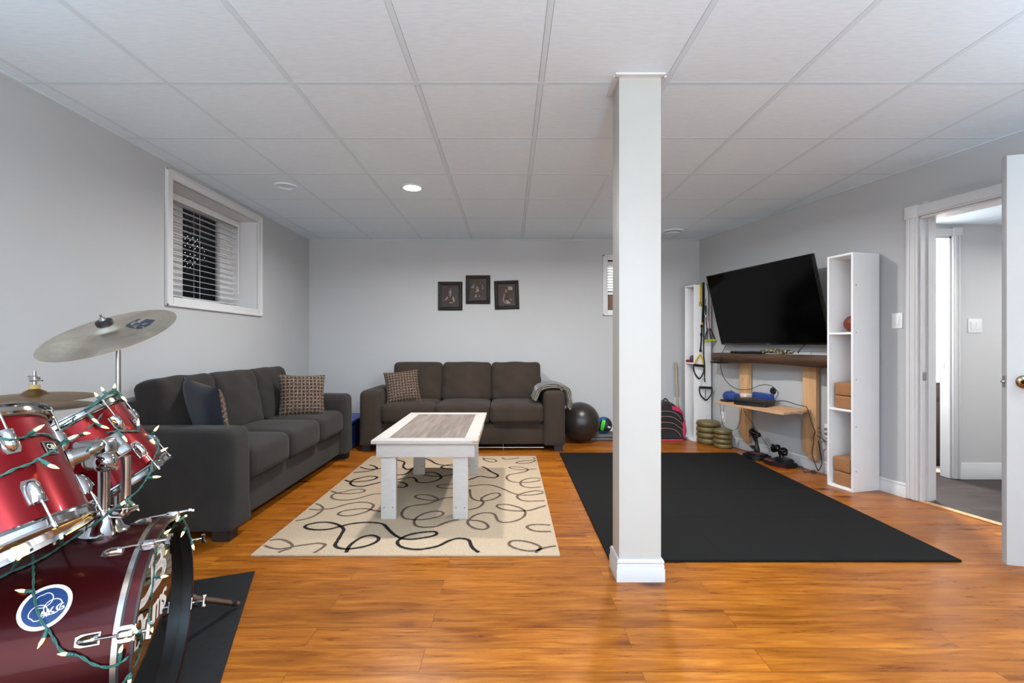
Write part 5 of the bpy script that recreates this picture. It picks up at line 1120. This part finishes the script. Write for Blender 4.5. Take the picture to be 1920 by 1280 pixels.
# bass drum
bax = Axis((-1.047, 1.431, .297), (.9316, .3635, 0)); bt = thing('bass_drum', 'large wine red bass drum with black front head on the vinyl mat', 'bass drum', M=bax.M)
BR, BL = .279, .40
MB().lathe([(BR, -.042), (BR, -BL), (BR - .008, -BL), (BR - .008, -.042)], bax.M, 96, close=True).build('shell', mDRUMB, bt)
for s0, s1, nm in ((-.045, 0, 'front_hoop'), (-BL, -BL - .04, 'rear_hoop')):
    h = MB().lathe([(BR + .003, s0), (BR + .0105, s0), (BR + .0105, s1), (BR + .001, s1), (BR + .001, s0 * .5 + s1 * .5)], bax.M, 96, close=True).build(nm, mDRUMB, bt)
    m = MB()
    d = -1 if s1 > s0 else 1
    for s, w, r in ((s0 + .0062 * (1 if s1 > s0 else -1), .0062, .0015), ): m.lathe([(BR + .0105, s - w), (BR + .0105 + r, s - w), (BR + .0105 + r, s + w), (BR + .0105, s + w)], bax.M, 96, close=True)
    e = m.build('metal_edge', mCHROMED, h); e['label'] = 'silver edge strip of the hoop'
    m = MB()
    for s in (s0 + (s1 - s0) * .34, s1 - (s1 - s0) * .06): m.lathe([(BR + .0104, s - .0028), (BR + .0113, s - .0028), (BR + .0113, s + .0028), (BR + .0104, s + .0028)], bax.M, 96, close=True)
    m.build('black_line', mBLACK, h)
MB().lathe([(BR + .0005, -.002), (BR + .0005, -.040), (BR - .003, -.040), (BR - .003, -.002)], bax.M, 96, close=True).build('hoop_lining', mBLACK, bt)
MB().lathe([(0, -.028), (BR - .02, -.028), (BR - .006, -.030), (BR - .004, -.036), (BR - .004, -.041), (0, -.036)], bax.M, 96).build('front_head', mHEADB, bt)
MB().lathe([(0, -BL - .012), (BR - .008, -BL - .012), (BR - .004, -BL), (0, -BL - .004)], bax.M, 96).build('rear_head', mHEADW, bt)
# white lettering on the front head
tv = Vector((-bax.a.y, bax.a.x, 0)); ML = Matrix((tv, Vector((0, 0, 1)), bax.a)).transposed().to_4x4(); ML.translation = bax.c - bax.a * .0277
def word(txt, size, x, y, w, h, shear=.0, bold=.0):
    v, f = text_mesh(txt, size); xs = [q[0] for q in v]; ys = [q[1] for q in v]; x0, x1, y0, y1 = min(xs), max(xs), min(ys), max(ys)
    return [(x + (a - x0) / (x1 - x0) * w + shear * (b - y0) / (y1 - y0) * h, y + (b - y0) / (y1 - y0) * h, c) for a, b, c in v], f
m = MB()
def stroke(pts, w, M, lift=0, mi=0, n=8, smooth=True): m.ribbon([M @ Vector((x, y, lift)) for x, y in pts], w, (M.to_3x3() @ Vector((0, 0, 1))), mi, n=n, smooth=smooth)
for x0, ch in ((-.19, 'C'), (-.052, 'B')):
    v, f = word(ch, .1, x0, .098, .128, .112); m.mesh(v, f, 0, ML)
    for dx, dy in ((.006, 0), (-.006, 0), (0, .005), (0, -.005), (.004, .004), (-.004, -.004)): v2, f2 = word(ch, .1, x0 + dx, .098 + dy, .128, .112); m.mesh([(a, b, .0002 + abs(dx) * .01 + dy * .005) for a, b, c in v2], f2, 0, ML)
for ch, x0, w, h, y in (('D', -.19, .06, .085, .0), ('r', -.125, .036, .058, .0), ('u', -.086, .046, .056, .0), ('m', -.037, .066, .056, .0), ('s', .032, .042, .058, .0)):
    for dx in (-.003, 0, .003):
        v, f = word(ch, .1, x0 + dx, y, w, h, .2); m.mesh([(a, b, .0001 + dx * .02) for a, b, c in v], f, 0, ML)
lo = m.build('lettering', mWHITE, bt, rec=False); lo['label'] = 'white CB Drums lettering on the black head'
# lugs, rods and claws
for k in range(8):
    an = -40 + 45 * k
    if bax.p(an, 0, BR + .034).z < .012: continue
    m = MB(); lug(m, bax, an, -.098, BR, .046, .024, .017, 1); lg = m.build('lug', mCHROME, bt)
    m = MB(); m.cyl(bax.p(an, -.08, BR + .014), bax.p(an, .012, BR + .022), .0032, seg=10); m.build('tension_rod', mCHROMED, lg)
    m = MB(); F = bax.patch(an, -.018, BR + .011)
    m.prism([(-.020, -.006), (-.012, -.019), (.012, -.019), (.020, -.012), (.020, .012), (.012, .019), (-.012, .019), (-.020, .006)], .004, F, bev=.0012); m.soft((.036, .020, .014), .006, F @ Matrix.Translation((.002, 0, .008)), n=6)
    m.box((.017, -.019, -.020), (.0205, .019, .004), F, bev=.001); cl = m.build('claw_hook', mCHROME, bt)
    m = MB(); m.cyl(bax.p(an, .0, BR + .021), bax.p(an, .030, BR + .023), .0045, seg=10); F2 = bax.patch(an, .032, BR + .023); m.box((-.004, -.020, -.004), (.004, .020, .004), F2, bev=.002); m.box((.0, -.020, -.004), (.008, -.012, .004), F2, bev=.002); m.box((.0, .012, -.004), (.008, .020, .004), F2, bev=.002); m.build('t_handle', mCHROME, cl)
# spurs
for sd in (1, -1):
    b0 = bax.c - bax.a * .13 + tv * sd * .268 + Vector((0, 0, -.04)); b1 = Vector((-1.160, 1.990, .020)) if sd > 0 else bax.c + bax.a * .06 - tv * .50 + Vector((0, 0, -.28))
    m = MB(); m.cyl(b0, b1, .0115, seg=14); d = (b1 - b0).normalized(); m.cyl(b0 + d * .18, b0 + d * .20, .015, seg=14); l = m.build('spur', mCHROMED, bt)
    m = MB(); m.cyl(b1 - d * .045, b1, .0145, .010, 12); f = m.build('rubber_foot', mBLACK, l); f['label'] = 'black rubber foot'
    m = MB(); m.soft((.06, .05, .03), .012, frame(b0, tv * sd), n=6); m.build('spur_bracket', mCHROME, bt)
# round sticker on the shell
SX, SPHI = -.2, -14.0
def sk(x, y, h=.0006):           # sticker plane: x to the viewer's right along the shell, y up round it
    return bax.p(SPHI - math.degrees(y / BR), SX + x, BR + h)
def skdisc(mb, r, h, mi, n=48):
    c = mb.bm.verts.new(sk(0, 0, h)); prev = None; rings = []
    for q in (.25, .5, .75, 1): rings.append([mb.bm.verts.new(sk(r * q * math.cos(2 * pi * k / n), r * q * math.sin(2 * pi * k / n), h)) for k in range(n)])
    for k in range(n): mb._f([c, rings[0][k], rings[0][(k + 1) % n]], mi)
    for a, b in zip(rings, rings[1:]):
        for k in range(n): mb._f([a[k], b[k], b[(k + 1) % n], a[(k + 1) % n]], mi)
m = MB(); skdisc(m, .0525, .0005, 0); skdisc(m, .0438, .0008, 1)
st = R(22)
def sr(x, y): return (x * math.cos(st) - y * math.sin(st), x * math.sin(st) + y * math.cos(st))
def skline(pts, w, h):
    n = len(pts)
    L = []
    for i, (x, y) in enumerate(pts):
        x0, y0 = pts[i - 1]; x1, y1 = pts[(i + 1) % n]; tx, ty = x1 - x0, y1 - y0; q = math.hypot(tx, ty) or 1; nx, ny = -ty / q * w / 2, tx / q * w / 2
        L.append((m.bm.verts.new(sk(x + nx, y + ny, h)), m.bm.verts.new(sk(x - nx, y - ny, h))))
    for i in range(n): a, b = L[i], L[(i + 1) % n]; m._f([a[0], a[1], b[1], b[0]], 0)
for k in range(3):
    a0 = R(90 + 120 * k) + st; cx_, cy_ = .0165 * math.cos(a0), .0165 * math.sin(a0); pts = []
    for j in range(48):
        b = 2 * pi * j / 48; r = .0175 * (1 - .16 * math.exp(-((b - 0) / .32) ** 2) - .16 * math.exp(-((b - 2 * pi) / .32) ** 2)); pts.append((cx_ + r * math.cos(a0 + b), cy_ + r * math.sin(a0 + b)))
    skline(pts, .0021, .0010 + k * .0001)
v, f = text_mesh('AKG', .1); xs = [q[0] for q in v]; ys = [q[1] for q in v]
for dx in (-.0006, 0, .0006):
    vs = [sk(*sr((a - min(xs)) / (max(xs) - min(xs)) * .048 - .014 + dx, (b - min(ys)) / (max(ys) - min(ys)) * .0165 - .0255), .0014 + dx * .1) for a, b, c in v]; m.mesh(vs, f, 0)
sti = m.build('sticker', [mWHITE, mBLUEP], bt, rec=False); sti['label'] = 'round blue and white AKG sticker'

# tom holder on top of the bass drum
hb = bax.c - bax.a * .159 + Vector((0, 0, BR)); ht = thing('tom_holder', 'chrome double tom holder standing on the bass drum', 'tom holder', hb)
m = MB(); m.lathe([(.056, -.010), (.060, .004), (.048, .012), (.036, .040), (.028, .052), (.028, .070), (.018, .072), (.018, .0)], Matrix.Translation(hb), 32); m.build('base_mount', mCHROME, ht)
m = MB(); m.soft((.05, .03, .03), .01, Matrix.Translation(hb + Vector((.045, .0, .058))), n=6); m.cyl(hb + Vector((.05, 0, .058)), hb + Vector((.085, -.01, .07)), .005, seg=10); m.soft((.016, .044, .014), .004, Matrix.Translation(hb + Vector((.088, -.011, .071))), n=5); m.build('clamp', mCHROME, ht)
m = MB(); m.soft((.03, .06, .03), .01, Matrix.Translation(hb + Vector((-.05, -.02, .045))), n=6); m.build('side_clamp', mCHROME, ht)
h1 = hb + Vector((.0, .0, .07)); h2 = hb + Vector((.0, .0, .205))
m = MB(); m.cyl(h1, h2, .0145, seg=24); m.build('post', mCHROMED, ht)
for off, r, dz in (((.040, .030, 0), .0125, .012), ((-.024, .018, 0), .006, .0), ((.017, -.012, 0), .004, -.01)):
    o3 = Vector(off); m = MB(); m.cyl(h1 + o3 - Vector((0, 0, .012)), h2 + o3 + Vector((0, 0, dz)), r, seg=18); m.build('side_tube', mCHROMED, ht)
m = MB(); m.cyl(h2 + Vector((-.038, .004, .006)), h2 + Vector((.026, -.014, .006)), .027, seg=26); m.cyl(h2 + Vector((-.040, .004, .006)), h2 + Vector((-.034, .003, .006)), .0295, seg=26); m.cyl(h2 + Vector((0, 0, -.02)), h2 + Vector((0, 0, .004)), .020, seg=20); m.build('clamp_barrel', mCHROMED, ht)
k1 = h2 + Vector((.026, -.026, .008))
m = MB(); m.sphere(k1, .0285, 26, 18); m.cyl(k1, k1 + Vector((.03, -.034, -.002)), .006, seg=10); m.build('ball_knob', mCHROME, ht)
m = MB(); c = k1 + Vector((.036, -.03, -.006)); m.box((-.022, -.0035, -.006), (.022, .0035, .006), Matrix.Translation(c) @ Matrix.Rotation(R(35), 4, 'Y') @ Matrix.Rotation(R(40), 4, 'Z'), bev=.0025); m.build('wing_bolt', mCHROME, ht)
m = MB(); m.soft((.046, .05, .05), .013, Matrix.Translation(h2 + Vector((-.006, .012, .044))) @ Matrix.Rotation(R(-14), 4, 'Y'), n=6); m.build('arm_block', mCHROMED, ht)
q1 = t1ax.p(100, .155, .172); q2 = t2ax.p(19.7, .119, .159); d1 = (q1 - (t1ax.c + t1ax.a * .155)).normalized(); d2 = t2ax.rad(19.7)
a0 = h2 + Vector((-.012, .0, .048))
m = MB(); m.tube([a0, a0 + Vector((-.02, -.05, .012)), q1 + d1 * .06 + Vector((0, .02, .01)), q1 + d1 * .02], .0125, 14); m.cyl(q1 - d1 * .002, q1 + d1 * .045, .024, .019, 22); m.cyl(q1 - d1 * .002, q1 + d1 * .006, .034, seg=22); m.build('tom_arm', mCHROMED, ht)
m = MB(); m.cyl(h2 + Vector((.0, .02, .05)), q2 + d2 * .02, .0135, seg=16); m.build('tom_arm', mCHROMED, ht)
Fq = frame(q2, d2, t2ax.a)
m = MB(); m.soft((.078, .060, .012), .004, Fq @ Matrix.Translation((0, 0, .007)), n=6); m.soft((.066, .046, .034), .006, Fq @ Matrix.Translation((.004, .002, .028)), n=6); m.soft((.030, .040, .030), .005, Fq @ Matrix.Translation((-.020, .004, .045)), n=6); b_ = m.build('tom_bracket', mCHROME, ht)
m = MB(); c = Fq @ Vector((-.018, .048, .034)); m.cyl(Fq @ Vector((-.018, .022, .034)), c, .005, seg=10); m.soft((.052, .010, .016), .004, Matrix.Translation(c) @ Fq.to_3x3().to_4x4(), n=5); m.build('wing_bolt', mCHROME, ht)

# cymbals
def cymbal(name, label, c, a, r, bell, rise, mt, flip=False):
    ax = Axis(c, a); prof = [(.006, bell + rise), (r * .10, bell * .92 + rise), (r * .17, bell * .55 + rise), (r * .215, bell * .12 + rise), (r * .24, rise)]
    prof += [(r * (.24 + .76 * q / 8), rise * (1 - (q / 8) ** 1.6)) for q in range(1, 9)]
    prof += [(x, z - .0016) for x, z in prof[::-1]]
    if flip: prof = [(x, -z) for x, z in prof]
    o = MB().lathe(prof, ax.M, 72, close=True).build(name, mt, rot=ax.M, ang=50); return ax, tag(o, label, 'cymbal')
def stand_legs(t, top, base, zc, rad):
    for k in range(3):
        a = R(30 + 120 * k); m = MB(); m.tube([base + Vector((0, 0, zc)), base + Vector((math.cos(a) * rad * .6, math.sin(a) * rad * .6, zc * .42)), base + Vector((math.cos(a) * rad, math.sin(a) * rad, .012))], .007, 8); l = m.build('leg', mCHROMED, t)
        m = MB(); e = base + Vector((math.cos(a) * rad, math.sin(a) * rad, .011)); m.sphere(e, .011, 12, 8); m.build('rubber_foot', mBLACK, l)
cc = Vector((-1.5825, 1.835, 1.1883)); ca = Vector((-.0743, -.4625, .8835))
cax, cr = cymbal('crash_cymbal', 'large pale crash cymbal tilted on its stand below the left window', cc - ca * .016, ca, .2286, .022, .018, mCRASH)
m = MB()
Mc = cax.M
# blue printed emblem on the cymbal's upper face
def cymz(r): return .018 * (1 - ((r / .2286 - .24) / .76) ** 1.6) + .0006
def cymp(r, ang): return cax.M @ Vector((r * math.cos(ang), r * math.sin(ang), cymz(r)))
def cym_px(px, py):
    d = Vector(((px - 954) / 872, 1, -(py - 645) / 872)); o = CAMP; n = cax.a; k = ((cax.c + n * .010) - o).dot(n) / d.dot(n); v = cax.M.inverted() @ (o + d * k); return math.hypot(v.x, v.y), math.atan2(v.y, v.x)
EMB = [[(0.0626, 1.0187), (0.0641, 1.3435), (0.0835, 1.6378), (0.1073, 1.7998), (0.1136, 1.6838), (0.1004, 1.5444), (0.0881, 1.209), (0.0953, 0.8839), (0.1256, 0.7084), (0.0897, 0.7634)], [(0.1075, 1.0334), (0.109, 1.336), (0.128, 1.5436), (0.1574, 1.3082), (0.1523, 0.9373), (0.145, 0.815), (0.1318, 0.9084), (0.1347, 0.8106), (0.1458, 0.7559), (0.1289, 0.679), (0.1152, 0.7562)], [(0.0905, 1.039), (0.0956, 1.3172), (0.1052, 1.2743), (0.1056, 1.0791), (0.0979, 0.9283)]]
for poly in EMB: m._f([m.bm.verts.new(cymp(*q)) for q in poly], 0)
e = m.build('printed_emblem', mat('faded_blue_print', (46, 50, 64), .55, var=.2, nscale=60), cr, rec=False); e['label'] = 'dark blue printed emblem'
m = MB(); m.lathe([(0, .034), (.026, .034), (.028, .040), (.028, .052), (.022, .056), (0, .056)], cax.M, 24); m.build('felt_washer', mBLACK, cr)
m = MB(); m.cyl(cax.M @ Vector((0, 0, .055)), cax.M @ Vector((0, 0, .078)), .004, seg=10); m.lathe([(0, .056), (.012, .056), (.010, .066), (0, .068)], cax.M, 12); m.build('wing_nut', mCHROME, cr)
pb = Vector((-1.5705, 1.870, 0)); t = thing('cymbal_stand', 'chrome pole stand holding the pale crash cymbal', 'cymbal stand', pb)
jt = cax.M @ Vector((0, 0, -.03)); pt = Vector((pb.x, pb.y, jt.z - .015))
m = MB(); m.cyl(pb + Vector((0, 0, .10)), pb + Vector((0, 0, .75)), .0125, seg=20); m.build('lower_tube', mCHROMED, t)
m = MB(); m.cyl(pb + Vector((0, 0, .74)), pt, .0085, seg=18); m.build('upper_tube', mCHROMED, t)
m = MB(); m.soft((.035, .03, .03), .009, Matrix.Translation(pt), n=6); m.cyl(jt, cax.M @ Vector((0, 0, .02)), .005, seg=10); m.tube([pt, (pt + jt) / 2, jt], .008, 8); m.lathe([(0, -.03), (.018, -.028), (.018, .008), (0, .012)], cax.M, 20); m.build('tilter', mCHROME, t)
stand_legs(t, pt, pb, .42, .26)
# hi-hat
hp = Vector((-1.80, 1.765, 0)); hz = .926
a1, _ = cymbal('hi_hat_cymbal', 'upper bronze hi-hat cymbal behind the large red tom', hp + Vector((0, 0, hz)), Vector((.02, -.03, 1)), .178, .020, .014, mHAT)
a2, _ = cymbal('hi_hat_cymbal', 'lower bronze hi-hat cymbal under its twin behind the tom', hp + Vector((0, 0, hz - .030)), Vector((.035, .02, 1)), .178, .020, .018, mHAT, True)
t = thing('hi_hat_stand', 'chrome hi-hat stand rising behind the drum kit at far left', 'hi-hat stand', hp)
m = MB(); m.cyl(hp + Vector((0, 0, .06)), hp + Vector((0, 0, hz - .05)), .0125, seg=18); m.build('tube', mCHROMED, t)
m = MB(); m.cyl(hp + Vector((0, 0, hz - .06)), hp + Vector((0, 0, hz + .095)), .0035, seg=10); m.build('pull_rod', mCHROMED, t)
m = MB(); m.lathe([(.004, .0345), (.016, .0345), (.016, .050), (.004, .050)], Matrix.Translation(hp + Vector((0, 0, hz))), 20, close=True); m.build('felt', mat('tan_felt', (176, 150, 92), .95), t)
m = MB(); z = hz + .0505; m.cyl(hp + Vector((0, 0, z)), hp + Vector((0, 0, z + .012)), .007, seg=14); m.soft((.026, .024, .022), .005, Matrix.Translation(hp + Vector((0, 0, z + .023))), n=5); m.cyl(hp + Vector((.012, -.005, z + .020)), hp + Vector((.042, -.012, z + .016)), .0025, seg=8); m.cyl(hp + Vector((-.012, .0, z + .030)), hp + Vector((-.022, .0, z + .031)), .004, seg=8); m.cyl(hp + Vector((0, 0, z + .03)), hp + Vector((0, 0, z + .052)), .005, seg=10); m.build('clutch', mCHROME, t)
stand_legs(t, hp, hp, .30, .24)

# ---------------------------------------------------------------- string of lights over the drums
WIRES = [[(-1.1163, 1.0077, 0.9301), (-1.1046, 1.0097, 0.9262), (-1.0872, 1.015, 0.9216), (-1.1009, 1.0561, 0.918), (-1.1039, 1.0828, 0.9189), (-1.1104, 1.1142, 0.9141), (-1.1144, 1.1379, 0.899), (-1.1366, 1.1771, 0.8789), (-1.0884, 1.1166, 0.8777), (-1.0762, 1.0861, 0.8747), (-1.0733, 1.0611, 0.8684), (-1.0703, 1.0381, 0.8621), (-1.0734, 1.013, 0.8593), (-1.0783, 0.9856, 0.8497), (-1.0817, 0.9764, 0.8467)], [(-1.1551, 1.1962, 0.9174), (-1.3619, 1.459, 0.9025), (-1.3459, 1.4874, 0.9287), (-1.3383, 1.5275, 0.9531), (-1.3433, 1.5787, 0.9725), (-1.3559, 1.6152, 0.9577), (-1.3416, 1.5619, 0.9634), (-1.335, 1.5138, 0.9442), (-1.3484, 1.4903, 0.9198), (-1.3555, 1.4521, 0.8885), (-1.1509, 1.1962, 0.9091)], [(-1.3387, 1.5441, 0.9476), (-1.3844, 1.5926, 0.9108), (-1.3337, 1.5222, 0.8978), (-1.3342, 1.4993, 0.8773), (-1.3402, 1.4812, 0.8633), (-1.3493, 1.4634, 0.8447), (-1.1316, 1.1975, 0.8787), (-1.1241, 1.1642, 0.879)], [(-1.1137, 1.2309, 0.8477), (-1.1429, 1.2745, 0.8567), (-1.3181, 1.4947, 0.83), (-1.3077, 1.5224, 0.8419), (-1.2943, 1.5589, 0.8377), (-1.2882, 1.6139, 0.8274), (-1.3287, 1.719, 0.7968), (-1.306, 1.7229, 0.7744), (-1.2628, 1.6761, 0.7552), (-1.2356, 1.6226, 0.7374), (-1.2179, 1.5874, 0.724), (-1.2133, 1.5767, 0.7015), (-1.2062, 1.5491, 0.6823), (-1.2065, 1.5203, 0.6575), (-1.1397, 1.4018, 0.6702), (-1.1514, 1.3868, 0.6593), (-1.1548, 1.3627, 0.6503), (-1.1694, 1.3524, 0.6337), (-1.1841, 1.3341, 0.6175), (-1.2306, 1.3347, 0.5866), (-1.2393, 1.2958, 0.5728), (-1.2413, 1.2527, 0.5625), (-1.2605, 1.2159, 0.5513), (-1.2796, 1.1947, 0.545), (-1.2943, 1.1708, 0.5352)], [(-1.2244, 1.1916, 0.6039), (-1.2602, 1.232, 0.5578), (-1.2273, 1.2011, 0.5377), (-1.1942, 1.1688, 0.5067), (-1.1617, 1.1459, 0.4729), (-1.1424, 1.1372, 0.4519), (-1.1237, 1.1341, 0.4342), (-1.1037, 1.1297, 0.411), (-1.0857, 1.1271, 0.3881), (-1.0631, 1.1319, 0.3758), (-1.045, 1.1362, 0.3664), (-1.0228, 1.1405, 0.3466), (-0.9989, 1.1476, 0.3338), (-0.9712, 1.146, 0.3375), (-0.9486, 1.1585, 0.3501), (-1.008, 1.2593, 0.2996), (-1.0231, 1.2968, 0.3046), (-0.9272, 1.1684, 0.4105)], [(-1.1043, 1.5811, 0.5335), (-1.1288, 1.5775, 0.5149), (-1.1044, 1.5047, 0.5261), (-1.0799, 1.442, 0.5281), (-0.9999, 1.3211, 0.5467), (-1.0578, 1.387, 0.4699), (-1.0545, 1.3786, 0.4265), (-1.0497, 1.3661, 0.3937), (-1.046, 1.3553, 0.3607), (-0.9129, 1.1793, 0.4267), (-1.0493, 1.3636, 0.2934)], [(-1.0929, 1.5522, 0.5479), (-1.1135, 1.6022, 0.5053), (-1.1288, 1.6405, 0.4584), (-1.1321, 1.6591, 0.4241)], [(-0.9261, 1.167, 0.4086), (-1.0202, 1.2894, 0.2946), (-1.0117, 1.2676, 0.2723), (-1.0008, 1.2397, 0.2699), (-0.9458, 1.1551, 0.3074), (-0.958, 1.1506, 0.2855)]]
BULBS = [[(-1.0996, 1.0606, 0.9196), (-1.0805, 1.061, 0.9341), (-1.0542, 1.059, 0.949)], [(-1.1297, 1.17, 0.8791), (-1.107, 1.1715, 0.8922), (-1.081, 1.1695, 0.9033)], [(-1.0711, 1.0589, 0.8689), (-1.047, 1.0591, 0.8543), (-1.0219, 1.0571, 0.8475)], [(-1.3407, 1.5755, 0.9674), (-1.3353, 1.5735, 0.982), (-1.33, 1.5715, 0.9966)], [(-1.3406, 1.5504, 0.9611), (-1.3495, 1.5484, 0.9737), (-1.3549, 1.5464, 0.9864)], [(-1.3386, 1.5238, 0.95), (-1.3455, 1.5218, 0.959), (-1.3508, 1.5198, 0.9679)], [(-1.3544, 1.6134, 0.9579), (-1.3413, 1.6132, 0.9469), (-1.323, 1.6112, 0.9323)], [(-1.3409, 1.4839, 0.9088), (-1.3273, 1.4839, 0.8918), (-1.3051, 1.4819, 0.8768)], [(-1.3325, 1.4974, 0.8776), (-1.3101, 1.4973, 0.8656), (-1.2844, 1.4953, 0.8591)], [(-1.2958, 1.5436, 0.8379), (-1.2811, 1.5451, 0.8235), (-1.2653, 1.5431, 0.8062)], [(-1.2885, 1.6167, 0.8296), (-1.287, 1.6147, 0.8485), (-1.2844, 1.6127, 0.8729)], [(-1.3205, 1.7186, 0.795), (-1.3081, 1.7178, 0.8109), (-1.2869, 1.7158, 0.8348)], [(-1.2876, 1.6585, 0.8048), (-1.2779, 1.6606, 0.7891), (-1.2722, 1.6732, 0.7712)], [(-1.2385, 1.6364, 0.7416), (-1.2219, 1.6367, 0.7546), (-1.1923, 1.6347, 0.7701)], [(-1.2062, 1.5491, 0.6823), (-1.1816, 1.5471, 0.6882), (-1.1482, 1.5451, 0.6906)], [(-1.1393, 1.3914, 0.6625), (-1.1247, 1.3931, 0.6491), (-1.1055, 1.3911, 0.6323)], [(-1.1494, 1.3693, 0.6511), (-1.1434, 1.3695, 0.6557), (-1.1354, 1.3675, 0.6642)], [(-1.242, 1.2908, 0.5749), (-1.1667, 1.2126, 0.6252), (-1.1261, 1.1704, 0.6642)], [(-1.2792, 1.1969, 0.5494), (-1.2374, 1.1728, 0.588), (-1.2306, 1.1831, 0.6022)], [(-1.3474, 1.4614, 0.8451), (-1.334, 1.4614, 0.8501), (-1.3121, 1.4594, 0.8505)], [(-1.1934, 1.168, 0.5099), (-1.2096, 1.1642, 0.5119), (-1.2328, 1.1609, 0.5163)], [(-1.1242, 1.132, 0.4381), (-1.1227, 1.1227, 0.4206), (-1.1274, 1.1121, 0.4018)], [(-1.0576, 1.1302, 0.3757), (-1.0698, 1.1266, 0.3793), (-1.0884, 1.1206, 0.3834)], [(-0.9915, 1.253, 0.3411), (-0.9312, 1.1633, 0.4109), (-0.9568, 1.1768, 0.4229)], [(-0.961, 1.1495, 0.3443), (-0.9607, 1.1491, 0.3696), (-0.9524, 1.1471, 0.3894)], [(-1.0791, 1.5251, 0.5528), (-1.0983, 1.5777, 0.5456), (-1.0385, 1.5219, 0.5855)], [(-1.127, 1.5599, 0.5236), (-1.0702, 1.5004, 0.5622), (-1.0938, 1.5559, 0.5626)], [(-1.0767, 1.4356, 0.5324), (-1.0653, 1.4402, 0.5437), (-1.044, 1.4382, 0.5593)], [(-1.1141, 1.6031, 0.5031), (-1.119, 1.6022, 0.4869), (-1.1286, 1.6002, 0.4657)], [(-1.1306, 1.6542, 0.43), (-1.125, 1.6543, 0.4167), (-1.118, 1.6523, 0.3986)], [(-1.0546, 1.3808, 0.438), (-1.0294, 1.3788, 0.4406), (-1.0074, 1.3768, 0.4447)], [(-0.908, 1.1765, 0.4243), (-0.9371, 1.2178, 0.3912), (-0.9328, 1.2158, 0.3813)], [(-0.9395, 1.1538, 0.3136), (-0.9403, 1.1532, 0.3008), (-0.9416, 1.1532, 0.2849)]]
t = thing('string_lights', 'green wired string of warm bulbs draped over the red drum kit', 'string lights', (-1.05, 1.2, .55))
for l in WIRES:
    P = spline(l, 10); m = MB(); L = 0; hx = [[], []]
    for i, p in enumerate(P):
        if i: L += (p - P[i - 1]).length
        tn = (P[min(i + 1, len(P) - 1)] - P[max(i - 1, 0)]).normalized(); u = tn.orthogonal().normalized(); u = (Vector((0, 0, 1)) - tn * tn.z); u = u.normalized() if u.length > .1 else tn.orthogonal().normalized(); v = tn.cross(u); a = L / .0065 * .75
        for k in (0, 1): hx[k].append(p + (u * math.cos(a + pi * k) + v * math.sin(a + pi * k)) * .0016)
    for k in (0, 1): m.tube(hx[k], .0019, 6, smooth=False)
    m.build('wire', mGREENW, t)
for a, b, c in BULBS:
    a, b, c = Vector(a), Vector(b), Vector(c); d = (b - a).normalized(); Ls = max(.012, (b - a).length); e = (c - b).normalized(); Lb = min(.026, max(.016, (c - b).length))
    m = MB(); m.lathe([(0, 0), (.0034, 0), (.0036, Ls * .35), (.0050, Ls * .45), (.0050, Ls), (0, Ls)], frame(a, d), 12); so = m.build('socket', mGREENW, t)
    m = MB(); m.lathe([(0, -.002), (.0030, -.002), (.0038, Lb * .25), (.0036, Lb * .5), (.0018, Lb * .8), (.0004, Lb), (0, Lb)], frame(a + d * Ls, e), 12); m.build('bulb', mBULB, so)
